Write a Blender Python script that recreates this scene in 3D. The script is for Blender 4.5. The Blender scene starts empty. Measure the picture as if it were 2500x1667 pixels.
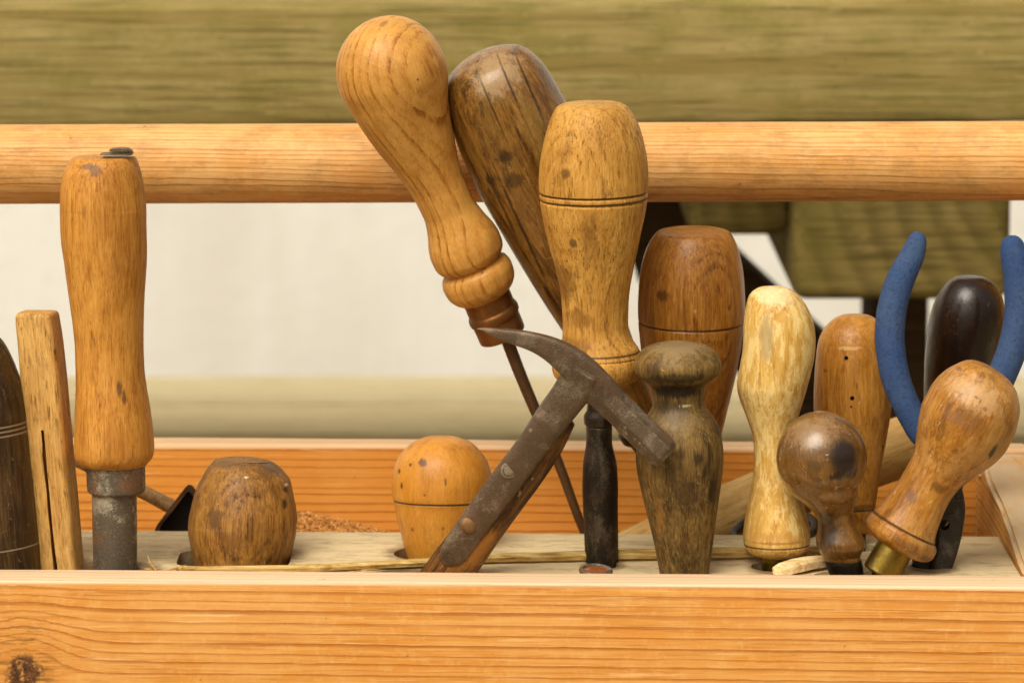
import bpy, bmesh, math, random
import numpy as np
from mathutils import Vector, Matrix, noise
from mathutils.bvhtree import BVHTree

random.seed(7)
sc = bpy.context.scene
COL = sc.collection

# ------------------------------------------------------------------ camera
CAM = Vector((0.0, -1.45, 0.91))
F = 10150.0                                  # focal length in photograph pixels (2500 wide)
PITCH = math.atan(1603.5 / F)
cam = bpy.data.cameras.new("camera")
cam.sensor_fit = 'HORIZONTAL'; cam.sensor_width = 36.0; cam.lens = F / 2500 * 36
cam.clip_start = 0.05; cam.clip_end = 200
cam.dof.use_dof = True; cam.dof.focus_distance = 1.50; cam.dof.aperture_fstop = 19
co = bpy.data.objects.new("camera", cam); COL.objects.link(co)
co.location = CAM; co.rotation_euler = (math.pi / 2 - PITCH, 0, 0)
sc.camera = co

# ------------------------------------------------------------------ daylight
world = bpy.data.worlds.new("World"); sc.world = world; world.use_nodes = True
wt = world.node_tree; wt.nodes.clear()
sky = wt.nodes.new("ShaderNodeTexSky"); sky.sky_type = 'NISHITA'; sky.sun_disc = False
SUN_EL, SUN_AZ = math.radians(51), math.radians(-150)      # azimuth from +Y, clockwise: behind the camera, to the left
sky.sun_elevation = SUN_EL; sky.sun_rotation = SUN_AZ
sky.air_density = 1.0; sky.dust_density = 6.0; sky.ozone_density = 0.6
hsv = wt.nodes.new("ShaderNodeHueSaturation"); hsv.inputs['Saturation'].default_value = 0.12   # thin overcast
tint = wt.nodes.new("ShaderNodeMix"); tint.data_type = 'RGBA'; tint.blend_type = 'MULTIPLY'
tint.inputs['Factor'].default_value = 1.0; tint.inputs[7].default_value = (1.0, 0.94, 0.83, 1)
bg = wt.nodes.new("ShaderNodeBackground"); bg.inputs['Strength'].default_value = 0.102
wo = wt.nodes.new("ShaderNodeOutputWorld")
wt.links.new(sky.outputs[0], hsv.inputs['Color']); wt.links.new(hsv.outputs[0], tint.inputs[6])
wt.links.new(tint.outputs[2], bg.inputs['Color']); wt.links.new(bg.outputs[0], wo.inputs['Surface'])
sun = bpy.data.lights.new("sun", 'SUN'); sun.energy = 1.4; sun.angle = math.radians(40); sun.color = (1.0, 0.93, 0.80)
so = bpy.data.objects.new("sun", sun); COL.objects.link(so)
sd = Vector((math.sin(SUN_AZ) * math.cos(SUN_EL), math.cos(SUN_AZ) * math.cos(SUN_EL), math.sin(SUN_EL)))
so.rotation_euler = (-sd).to_track_quat('-Z', 'Y').to_euler(); so.location = sd * 8
sc.view_settings.view_transform = 'Standard'; sc.view_settings.look = 'None'
sc.view_settings.exposure = 0.50; sc.view_settings.gamma = 1.0

# ------------------------------------------------------------------ geometry helpers
FWD = Vector((0, math.cos(PITCH), -math.sin(PITCH))); UP = Vector((0, math.sin(PITCH), math.cos(PITCH))); RT = Vector((1, 0, 0))
def ray(x, y): return FWD * F + RT * (x - 1250) - UP * (y - 833.5)
def P(x, y, Y):
    """the point at depth Y that lies behind photograph pixel x, y"""
    d = ray(x, y); return CAM + d * ((Y - CAM.y) / d.y)
def PZ(x, y, z):
    d = ray(x, y); return CAM + d * ((z - CAM.z) / d.z)

def pchip(x, y, q):
    h = np.diff(x); dl = np.diff(y) / h
    n = len(x); m = np.zeros(n)
    if n == 2: m[:] = dl[0]
    else:
        for i in range(1, n - 1):
            if dl[i - 1] * dl[i] > 0:
                w1 = 2 * h[i] + h[i - 1]; w2 = h[i] + 2 * h[i - 1]
                m[i] = (w1 + w2) / (w1 / dl[i - 1] + w2 / dl[i])
        m[0], m[-1] = dl[0], dl[-1]
    k = np.clip(np.searchsorted(x, q) - 1, 0, n - 2)
    t = (q - x[k]) / h[k]
    return ((1 + 2 * t) * (1 - t) ** 2 * y[k] + t * (1 - t) ** 2 * h[k] * m[k]
            + t * t * (3 - 2 * t) * y[k + 1] + t * t * (t - 1) * h[k] * m[k + 1])

# rows: (cx, cy, half width, angle of the width direction, depth half) in photograph pixels
def LR(rows, s=1.0, o=(0, 0)):
    out = []
    for r in rows:
        if len(r) == 3: xl, yl, xr, yr = r[1], r[0], r[2], r[0]
        else: xl, yl, xr, yr = r
        xl, xr, yl, yr = o[0] + s * xl, o[0] + s * xr, o[1] + s * yl, o[1] + s * yr
        h = math.hypot(xr - xl, yr - yl) / 2
        out.append(((xl + xr) / 2, (yl + yr) / 2, h, math.atan2(yr - yl, xr - xl), h))
    return out
def AX(A, a, rows, s=1.0, o=(0, 0)):
    L = math.hypot(*a); a = (a[0] / L, a[1] / L); u = (a[1], -a[0]); out = []
    for r in rows:
        t, h = r[0], r[1]; off = r[2] if len(r) > 2 else 0
        cx, cy = A[0] + t * a[0] + off * u[0], A[1] + t * a[1] + off * u[1]
        out.append((o[0] + s * cx, o[1] + s * cy, s * h, math.atan2(u[1], u[0]), s * (r[3] if len(r) > 3 else h)))
    return out
def PATH(pts, s=1.0, o=(0, 0)):
    out = []
    for i, p in enumerate(pts):
        a = pts[max(i - 1, 0)]; b = pts[min(i + 1, len(pts) - 1)]
        ang = math.atan2(b[1] - a[1], b[0] - a[0]) - math.pi / 2
        out.append((o[0] + s * p[0], o[1] + s * p[1], s * p[2], ang, s * (p[3] if len(p) > 3 else p[2])))
    return out

def loft(rows, Yf, seg=56, step=5.0, grooves=(), rough=0.012, seed=0, power=2.0, twist=0.0, caps=True, linear=False, section=None):
    """a closed surface of rings through the rows; returns world-space vertices and faces"""
    R = np.array(rows, float)
    for i in range(1, len(R)):
        while R[i, 3] - R[i - 1, 3] > math.pi: R[i, 3] -= 2 * math.pi
        while R[i, 3] - R[i - 1, 3] < -math.pi: R[i, 3] += 2 * math.pi
    s = np.concatenate([[0], np.cumsum(np.sqrt(np.diff(R[:, 0]) ** 2 + np.diff(R[:, 1]) ** 2 + np.diff(R[:, 2]) ** 2) + 1e-4)])
    q = set(np.linspace(0, s[-1], max(2, int(s[-1] / step) + 1)).tolist()) | set(s.tolist())
    dense = np.linspace(0, s[-1], 4000); dcy = np.interp(dense, s, R[:, 1]); dcx = np.interp(dense, s, R[:, 0])
    gs = []
    for g in grooves:                                   # (cx, cy, depth px, width px)
        s0 = dense[np.argmin((dcx - g[0]) ** 2 + (dcy - g[1]) ** 2)]; gs.append((s0, g[2], g[3]))
        for k in np.linspace(-2.2, 2.2, 12): q.add(float(np.clip(s0 + k * g[3], 0, s[-1])))
    q = np.array(sorted(q)); q = q[np.concatenate([[True], np.diff(q) > 1e-3])]
    I = [np.interp(q, s, R[:, k]) if linear else pchip(s, R[:, k], q) for k in range(5)]
    rr = np.ones(len(q)); dd = np.zeros(len(q))
    for s0, d, w in gs: dd += d * np.exp(-((q - s0) / w) ** 2)
    C = [P(I[0][i], I[1][i], Yf(I[1][i])) for i in range(len(q))]
    verts, faces = [], []
    if section is None:
        sec = []
        for j in range(seg):
            f = 2 * math.pi * j / seg + twist
            c, sn = math.cos(f), math.sin(f)
            sec.append((math.copysign(abs(c) ** (2 / power), c), math.copysign(abs(sn) ** (2 / power), sn)))
    else: sec = section
    seg = len(sec)
    for i in range(len(q)):
        t = (C[min(i + 1, len(q) - 1)] - C[max(i - 1, 0)])
        h = max(I[2][i] - dd[i], 0.3); ang = I[3][i]
        Y = Yf(I[1][i])
        u = P(I[0][i] + math.cos(ang), I[1][i] + math.sin(ang), Y) - C[i]
        wv = Vector((0, 1, 0))
        if t.length > 1e-7:
            t.normalize(); wv = (wv - t * wv.dot(t)).normalized()
        wv *= u.length * max(I[4][i] - dd[i], 0.3); u = u * h
        for cx, cy in sec:
            n = 1 + rough * noise.noise(Vector((cx * 1.4 + seed * 7.1, cy * 1.4, q[i] * 0.011)))
            verts.append(C[i] + (u * cx + wv * cy) * n)
    for i in range(len(q) - 1):
        for j in range(seg):
            a, b = i * seg + j, i * seg + (j + 1) % seg
            faces.append((a, b, b + seg, a + seg))
    if caps:
        for i, rev in ((0, True), (len(q) - 1, False)):
            k = len(verts); verts.append(sum((verts[i * seg + j] for j in range(seg)), Vector()) / seg)
            for j in range(seg):
                f = (i * seg + j, i * seg + (j + 1) % seg, k); faces.append(f[::-1] if rev else f)
    return verts, faces

def merge(*vf):
    V, Fc = [], []
    for v, f in vf:
        k = len(V); V += v; Fc += [tuple(i + k for i in x) for x in f]
    return V, Fc

def new_obj(name, vf, mat, parent=None, M=None, sharp=38, smooth=True):
    """link world-space geometry as one mesh object in the frame M of its thing"""
    V, Fc = vf
    if M is None: M = parent['_M'] if False else (parent.matrix_world.copy() if parent is not None else Matrix.Identity(4))
    Mi = M.inverted()
    me = bpy.data.meshes.new(name); me.from_pydata([Mi @ v for v in V], [], Fc)
    bm = bmesh.new(); bm.from_mesh(me); bmesh.ops.recalc_face_normals(bm, faces=bm.faces); bm.to_mesh(me); bm.free()
    if smooth:
        me.shade_smooth()
        if sharp: me.set_sharp_from_angle(angle=math.radians(sharp))
    o = bpy.data.objects.new(name, me); COL.objects.link(o)
    if parent is not None: o.parent = parent
    else: o.matrix_world = M
    if mat: me.materials.append(mat)
    return o

def empty(name, M):
    o = bpy.data.objects.new(name, None); COL.objects.link(o); o.matrix_world = M; o.empty_display_size = 0.02
    bpy.context.view_layer.update()
    return o
def tag(o, label=None, cat=None, group=None, kind=None):
    for k, v in (('label', label), ('category', cat), ('group', group), ('kind', kind)):
        if v: o[k] = v
    return o
def frame(base, top):
    z = (top - base).normalized(); y = Vector((0, 1, 0)); y = (y - z * y.dot(z)).normalized(); x = y.cross(z)
    M = Matrix((x, y, z)).transposed().to_4x4(); M.translation = base
    return M

def box(x0, x1, y0, y1, z0, z1, bev=0.0015, seg=2, rotz=0.0, cuts=0, wob=0.0, seed=0):
    bm = bmesh.new(); bmesh.ops.create_cube(bm, size=1)
    for v in bm.verts: v.co = Vector(((x0 + x1) / 2 + v.co.x * (x1 - x0), (y0 + y1) / 2 + v.co.y * (y1 - y0), (z0 + z1) / 2 + v.co.z * (z1 - z0)))
    if cuts:
        ed = [e for e in bm.edges if abs(e.verts[0].co.x - e.verts[1].co.x) > 1e-6]
        bmesh.ops.subdivide_edges(bm, edges=ed, cuts=cuts, use_grid_fill=False)
    if bev:
        ed = [e for e in bm.edges if len(e.link_faces) == 2 and e.calc_face_angle(0) > 0.5]
        bmesh.ops.bevel(bm, geom=ed, offset=bev, segments=seg, affect='EDGES', profile=0.5)
    if wob:
        for v in bm.verts:
            n = noise.noise(Vector((v.co.x * 14 + seed, v.co.y * 40, v.co.z * 40)))
            v.co.z += wob * n; v.co.y += wob * noise.noise(Vector((v.co.x * 17 + seed + 9, 2, v.co.z * 40)))
    V = [v.co.copy() for v in bm.verts]; bm.verts.index_update()
    Fc = [tuple(v.index for v in f.verts) for f in bm.faces]; bm.free()
    return V, Fc

def prism(pts, Y0, Y1):
    """a photograph outline given real depth between Y0 and Y1"""
    n = len(pts)
    V = [P(x, y, Y0) for x, y in pts]; V += [v + Vector((0, Y1 - Y0, 0)) for v in V]
    Fc = [tuple(range(n)), tuple(range(2 * n - 1, n - 1, -1))]
    Fc += [(i, i + n, (i + 1) % n + n, (i + 1) % n) for i in range(n)]
    return V, Fc

def bake(o):
    bpy.context.view_layer.update()
    dg = bpy.context.evaluated_depsgraph_get()
    me = bpy.data.meshes.new_from_object(o.evaluated_get(dg)); old = o.data; nm = old.name
    o.modifiers.clear(); o.data = me; bpy.data.meshes.remove(old); me.name = nm
    return o
def carve(o, vf_list, sharp=38):
    V, Fc = merge(*vf_list)
    c = new_obj("cutter", (V, Fc), None, smooth=False)
    m = o.modifiers.new("carve", 'BOOLEAN'); m.operation = 'DIFFERENCE'; m.object = c; m.solver = 'EXACT'; m.use_self = True
    bake(o); me = c.data; bpy.data.objects.remove(c); bpy.data.meshes.remove(me)
    o.data.shade_smooth(); o.data.set_sharp_from_angle(angle=math.radians(sharp))

# ------------------------------------------------------------------ material helpers
def lin(c):
    f = lambda v: v / 12.92 if v <= 0.04045 else ((v + 0.055) / 1.055) ** 2.4
    return tuple(f(v / 255) for v in c[:3]) + (1,)

class G:
    """a small node-graph writer"""
    def __init__(self, name):
        self.m = bpy.data.materials.new(name); self.m.use_nodes = True
        self.t = self.m.node_tree; self.t.nodes.clear()
        self.out = self.t.nodes.new("ShaderNodeOutputMaterial"); self.b = self.t.nodes.new("ShaderNodeBsdfPrincipled")
        self.t.links.new(self.b.outputs[0], self.out.inputs['Surface'])
        self.tc = self.t.nodes.new("ShaderNodeTexCoord").outputs['Object']
    def n(self, t): return self.t.nodes.new(t)
    def put(self, sock, v):
        if isinstance(v, bpy.types.NodeSocket): self.t.links.new(v, sock)
        elif v is not None: sock.default_value = v
    def math(self, op, a, b=None, c=None, clamp=False):
        n = self.n("ShaderNodeMath"); n.operation = op; n.use_clamp = clamp
        for k, v in enumerate((a, b, c)):
            if v is not None: self.put(n.inputs[k], v)
        return n.outputs[0]
    def vec(self, op, a, b=None):
        n = self.n("ShaderNodeVectorMath"); n.operation = op
        self.put(n.inputs[0], a)
        if b is not None: self.put(n.inputs[1], b)
        return n.outputs['Value'] if op in ('LENGTH', 'DISTANCE', 'DOT_PRODUCT') else n.outputs[0]
    def sep(self, v):
        n = self.n("ShaderNodeSeparateXYZ"); self.put(n.inputs[0], v); return n.outputs
    def comb(self, x, y, z):
        n = self.n("ShaderNodeCombineXYZ")
        for k, v in enumerate((x, y, z)): self.put(n.inputs[k], v)
        return n.outputs[0]
    def noise(self, v, scale=1.0, detail=3.0, rough=0.55, dist=0.0):
        n = self.n("ShaderNodeTexNoise"); self.put(n.inputs['Vector'], v); n.inputs['Scale'].default_value = scale
        n.inputs['Detail'].default_value = detail; n.inputs['Roughness'].default_value = rough; n.inputs['Distortion'].default_value = dist
        return n.outputs['Fac']
    def vor(self, v, scale=1.0, feature='F1', rand=1.0):
        n = self.n("ShaderNodeTexVoronoi"); n.feature = feature; self.put(n.inputs['Vector'], v)
        n.inputs['Scale'].default_value = scale; n.inputs['Randomness'].default_value = rand
        return n.outputs['Distance']
    def ss(self, v, lo, hi, a=0.0, b=1.0):
        n = self.n("ShaderNodeMapRange"); n.interpolation_type = 'SMOOTHSTEP'; self.put(n.inputs['Value'], v)
        for k, x in (('From Min', lo), ('From Max', hi), ('To Min', a), ('To Max', b)): n.inputs[k].default_value = x
        return n.outputs[0]
    def ramp(self, v, stops):
        n = self.n("ShaderNodeValToRGB"); self.put(n.inputs[0], v); e = n.color_ramp.elements
        while len(e) < len(stops): e.new(0.5)
        for k, (p, c) in enumerate(stops): e[k].position = p; e[k].color = c
        return n.outputs[0]
    def mix(self, f, a, b, mode='MIX'):
        n = self.n("ShaderNodeMix"); n.data_type = 'RGBA'; n.blend_type = mode; n.clamp_factor = True
        self.put(n.inputs['Factor'], f); self.put(n.inputs[6], a); self.put(n.inputs[7], b)
        return n.outputs[2]
    def bump(self, h, dist, strength=1.0, normal=None):
        n = self.n("ShaderNodeBump"); self.put(n.inputs['Height'], h); n.inputs['Distance'].default_value = dist
        n.inputs['Strength'].default_value = strength
        if normal is not None: self.put(n.inputs['Normal'], normal)
        return n.outputs[0]
    def done(self, col, rough=0.5, normal=None, metal=None, spec=None, coat=None, coat_rough=0.2):
        self.put(self.b.inputs['Base Color'], col); self.put(self.b.inputs['Roughness'], rough)
        if normal is not None: self.put(self.b.inputs['Normal'], normal)
        if metal is not None: self.put(self.b.inputs['Metallic'], metal)
        if spec is not None: self.put(self.b.inputs['Specular IOR Level'], spec)
        if coat is not None:
            self.put(self.b.inputs['Coat Weight'], coat); self.put(self.b.inputs['Coat Roughness'], coat_rough)
        return self.m

def spots_into(g, col, spots, p):
    """stains: (centre in object space, radii, colour, strength, raggedness)"""
    if not spots: return col
    n1 = g.noise(g.vec('MULTIPLY', p, (300, 300, 150)), 1, 8, 0.72); n2 = g.noise(g.vec('MULTIPLY', g.vec('ADD', p, (.5, .2, .8)), (1300, 1300, 240)), 1, 3, 0.65)
    nz = g.math('ADD', g.math('MULTIPLY', g.math('SUBTRACT', n1, .5), 2.6), g.math('MULTIPLY', g.math('SUBTRACT', n2, .5), 1.5))
    pz = g.sep(p)[2]
    for k, (c, r, sc_, st, rag) in enumerate(spots):
        if c[0] == 'band':                                             # dirt or burn held in a turned line
            L = g.math('DIVIDE', g.math('ABSOLUTE', g.math('SUBTRACT', pz, c[1])), r)
            L = g.math('ADD', L, g.math('MULTIPLY', nz, rag))
            col = g.mix(g.math('MULTIPLY', g.ss(L, 1.3, 0.5), st), col, lin(sc_)); continue
        d = g.vec('SUBTRACT', p, tuple(c)); d = g.vec('DIVIDE', d, tuple(r)); L = g.vec('LENGTH', d)
        L = g.math('ADD', L, g.math('MULTIPLY', nz, rag))
        col = g.mix(g.math('MULTIPLY', g.ss(L, 1.1, 0.45), st), col, lin(sc_))
    return col

def aged(c):
    r, g, b, a = lin(c); k = (0.3 * r + 0.6 * g + 0.1 * b) ** 0.12; return (r * k, g * k * 0.97, b * k * 0.74, 1)

def wood(name, dark, mid, light, ring=900, ring_str=0.35, ring_off=(0.012, -0.05), skew=0.12, wav=0.0012, fibre=0.5, pores=0.6,
         pore_scale=1.0, pore_col=(62, 36, 12), grime=(66, 46, 22), grime_amt=0.35, grime_scale=55, grime_lo=0.5, pale=None, pale_amt=0.0,
         pale_scale=110, scratch=0.25, rough=0.45, coat=0.15, coat_rough=0.25, bump=0.3, seed=0.0, spots=(), spec=0.25, streak=0.4, flecks=0.5):
    """turned handle wood: growth rings about an axis beside the handle, fibres, pores, dirt, wear and stains"""
    g = G(name); p = g.tc; ps = g.vec('ADD', p, (seed * 0.173, seed * 0.091, seed * 0.257))
    x, y, z = g.sep(p)
    w1 = g.noise(g.vec('MULTIPLY', ps, (50, 50, 12)), 1, 2); w2 = g.noise(g.vec('MULTIPLY', ps, (900, 900, 160)), 1, 2)
    wv = g.math('ADD', g.math('MULTIPLY', g.math('SUBTRACT', w1, 0.5), wav * 4), g.math('MULTIPLY', g.math('SUBTRACT', w2, 0.5), wav * 0.5))
    rx = g.math('ADD', g.math('ADD', x, ring_off[0]), g.math('MULTIPLY', z, skew)); ry = g.math('ADD', y, ring_off[1])
    rad = g.math('ADD', g.math('SQRT', g.math('ADD', g.math('MULTIPLY', rx, rx), g.math('MULTIPLY', ry, ry))), wv)
    rn = g.math('MULTIPLY', rad, ring); saw = g.math('FRACT', rn)
    rvar = g.noise(g.comb(g.math('FLOOR', rn), seed, 0.0), 2.7, 0)
    ringm = g.math('MULTIPLY', g.ss(saw, 0.45, 0.92), g.ss(saw, 1.0, 0.95))
    brk = g.noise(g.vec('MULTIPLY', ps, (330, 330, 45)), 1, 4, 0.65)
    ringm = g.math('MULTIPLY', ringm, g.math('MULTIPLY', g.ss(rvar, 0.3, 0.7, 0.25, 1.0), g.ss(brk, 0.36, 0.6, 0.1, 1.0)))
    fib = g.noise(g.vec('MULTIPLY', ps, (1900, 1900, 95)), 1, 3, 0.6)
    fib2 = g.noise(g.vec('MULTIPLY', ps, (520, 520, 30)), 1, 4, 0.65)
    f = g.math('ADD', g.math('MULTIPLY', g.math('SUBTRACT', fib, .5), fibre * 2.3), g.math('MULTIPLY', g.math('SUBTRACT', fib2, .5), fibre * 1.9))
    f = g.math('SUBTRACT', g.math('ADD', f, 0.52 + ring_str * .2), g.math('MULTIPLY', ringm, ring_str), clamp=True)
    col = g.ramp(f, [(0.10, aged(dark)), (0.5, aged(mid)), (0.9, aged(light))])
    hue = g.noise(g.vec('MULTIPLY', g.vec('ADD', ps, (1, 6, 2)), (70, 70, 34)), 1, 4, 0.6)       # uneven ageing
    col = g.mix(g.math('MULTIPLY', g.ss(hue, 0.42, 0.66), 0.5), col, g.mix(0.6, col, aged(dark)))
    col = g.mix(g.math('MULTIPLY', g.ss(hue, 0.52, 0.34), 0.35), col, aged(light))
    if pale:
        pl = g.noise(g.vec('MULTIPLY', g.vec('ADD', ps, (3.3, 1.7, .4)), (pale_scale * 1.6, pale_scale * 1.6, pale_scale * 0.45)), 1, 8, 0.74)
        plw = g.noise(g.vec('MULTIPLY', g.vec('ADD', ps, (.3, .7, .4)), (45, 45, 25)), 1, 3, 0.5)
        pl = g.math('ADD', pl, g.math('MULTIPLY', g.math('SUBTRACT', plw, .5), .5))
        col = g.mix(g.math('MULTIPLY', g.ss(pl, 0.47, 0.56), pale_amt), col, aged(pale))
    pn = g.noise(g.vec('MULTIPLY', ps, (2100 * pore_scale, 2100 * pore_scale, 260 * pore_scale)), 1, 2, 0.5)
    pm = g.math('MULTIPLY', g.ss(pn, 0.57, 0.66), g.math('ADD', 0.30, g.math('MULTIPLY', ringm, 0.9)), clamp=True)
    col = g.mix(g.math('MULTIPLY', pm, pores), col, aged(pore_col))
    gn = g.noise(g.vec('MULTIPLY', g.vec('ADD', ps, (7, 3, 1)), (grime_scale * 2.2, grime_scale * 2.2, grime_scale * 0.6)), 1, 9, 0.74)
    col = g.mix(g.math('MULTIPLY', g.ss(gn, grime_lo, grime_lo + 0.16), grime_amt), col, aged(grime))
    st = g.noise(g.vec('MULTIPLY', g.vec('ADD', ps, (4, 8, 6)), (620, 620, 85)), 1, 5, 0.68)                # dirt drawn out along the grain
    stm = g.ss(g.noise(g.vec('MULTIPLY', g.vec('ADD', ps, (9, 1, 6)), (60, 60, 30)), 1, 3), 0.40, 0.62)
    col = g.mix(g.math('MULTIPLY', g.math('MULTIPLY', g.ss(st, 0.55, 0.68), stm), streak), col, aged(pore_col))
    if scratch:
        for k, (ax_, ay_, az_) in enumerate(((700, 300, 180), (260, 500, 420))):
            dn = g.noise(g.vec('MULTIPLY', g.vec('ADD', ps, (1.9 + k, .7, .2)), (ax_ * .6, ay_ * .6, az_ * .6)), 1, 1, 0.5, 1.0)
            lines = g.ss(g.math('ABSOLUTE', g.math('SUBTRACT', dn, 0.5)), 0.012, 0.0)
            msk = g.ss(g.noise(g.vec('MULTIPLY', g.vec('ADD', ps, (k, 3, 1)), (330, 330, 260)), 1, 2), 0.58, 0.66)
            col = g.mix(g.math('MULTIPLY', g.math('MULTIPLY', lines, msk), scratch), col, lin((232, 200, 146)))
    sp = g.noise(g.vec('MULTIPLY', g.vec('ADD', ps, (2, 9, 4)), (640, 640, 300)), 1, 4, 0.6)
    col = g.mix(g.math('MULTIPLY', g.ss(sp, 0.68, 0.74), flecks), col, lin((62, 38, 18)))      # small flecks
    col = spots_into(g, col, spots, p)
    h = g.math('ADD', g.math('MULTIPLY', fib, 0.6), g.math('MULTIPLY', pm, -0.9))
    h = g.math('ADD', h, g.math('MULTIPLY', ringm, -0.25)); h = g.math('ADD', h, g.math('MULTIPLY', gn, 0.5))
    dents = g.noise(g.vec('MULTIPLY', ps, (170, 170, 120)), 1, 4, 0.6)
    nb = g.bump(h, 0.0005, bump, g.bump(dents, 0.0025, 0.22))
    ro = g.math('ADD', rough, g.math('MULTIPLY', g.math('SUBTRACT', gn, 0.45), 0.5), clamp=True)
    return g.done(col, ro, nb, spec=spec, coat=coat * .6, coat_rough=coat_rough)

def metal(name, base=(62, 44, 30), worn=(128, 116, 98), rust=(120, 62, 28), rust_amt=0.4, worn_amt=0.5, scale=90, rough=0.5, metallic=0.65, seed=0.0,
          bump=0.5, edge=0.0, stretch=1.0, coat=0.0):
    g = G(name); ps = g.vec('ADD', g.tc, (seed * .31, seed * .17, seed * .23))
    a = g.noise(g.vec('MULTIPLY', ps, (scale, scale, scale * stretch)), 1, 7, 0.68)
    b = g.noise(g.vec('MULTIPLY', g.vec('ADD', ps, (5, 2, 8)), (scale * .8, scale * .8, scale * .8)), 1, 6, 0.65)
    c = g.noise(ps, scale * 14, 3, 0.7)
    fine = g.noise(ps, scale * 34, 2, 0.6)
    w = g.math('MULTIPLY', g.ss(g.math('ADD', a, g.math('MULTIPLY', g.math('SUBTRACT', c, .5), .3)), 0.48, 0.66), worn_amt)
    if edge:
        pt = g.n("ShaderNodeNewGeometry").outputs['Pointiness']
        w = g.math('ADD', w, g.math('MULTIPLY', g.ss(g.math('ADD', pt, g.math('MULTIPLY', g.math('SUBTRACT', c, .5), .05)), 0.508, 0.545), edge), clamp=True)
    r = g.math('MULTIPLY', g.ss(b, 0.48, 0.64), rust_amt)
    col = g.mix(w, lin(base), lin(worn)); col = g.mix(r, col, lin(rust))
    s1 = g.noise(g.vec('ADD', ps, (3, 3, 1)), scale * 20, 3, .7); col = g.mix(g.math('MULTIPLY', g.ss(s1, .60, .70), .45 * (worn_amt + .2)), col, lin(worn))
    col = g.mix(g.ss(fine, 0.35, 0.7), g.mix(0.45, col, (0.012, 0.008, 0.005, 1)), col)
    h = g.math('ADD', g.math('MULTIPLY', c, 0.7), g.math('MULTIPLY', a, 0.9))
    nb = g.bump(h, 0.0005, bump)
    ro = g.math('ADD', rough, g.math('MULTIPLY', r, 0.25)); ro = g.math('SUBTRACT', ro, g.math('MULTIPLY', w, 0.1), clamp=True)
    me = g.math('MULTIPLY', metallic, g.math('SUBTRACT', 1.0, g.math('MULTIPLY', r, 0.9)))
    return g.done(col, ro, nb, metal=me, coat=coat or None)

def ambr(c):
    r, g, b, a = lin(c); return (r * .95, g * .95, b * .80, 1)

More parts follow.
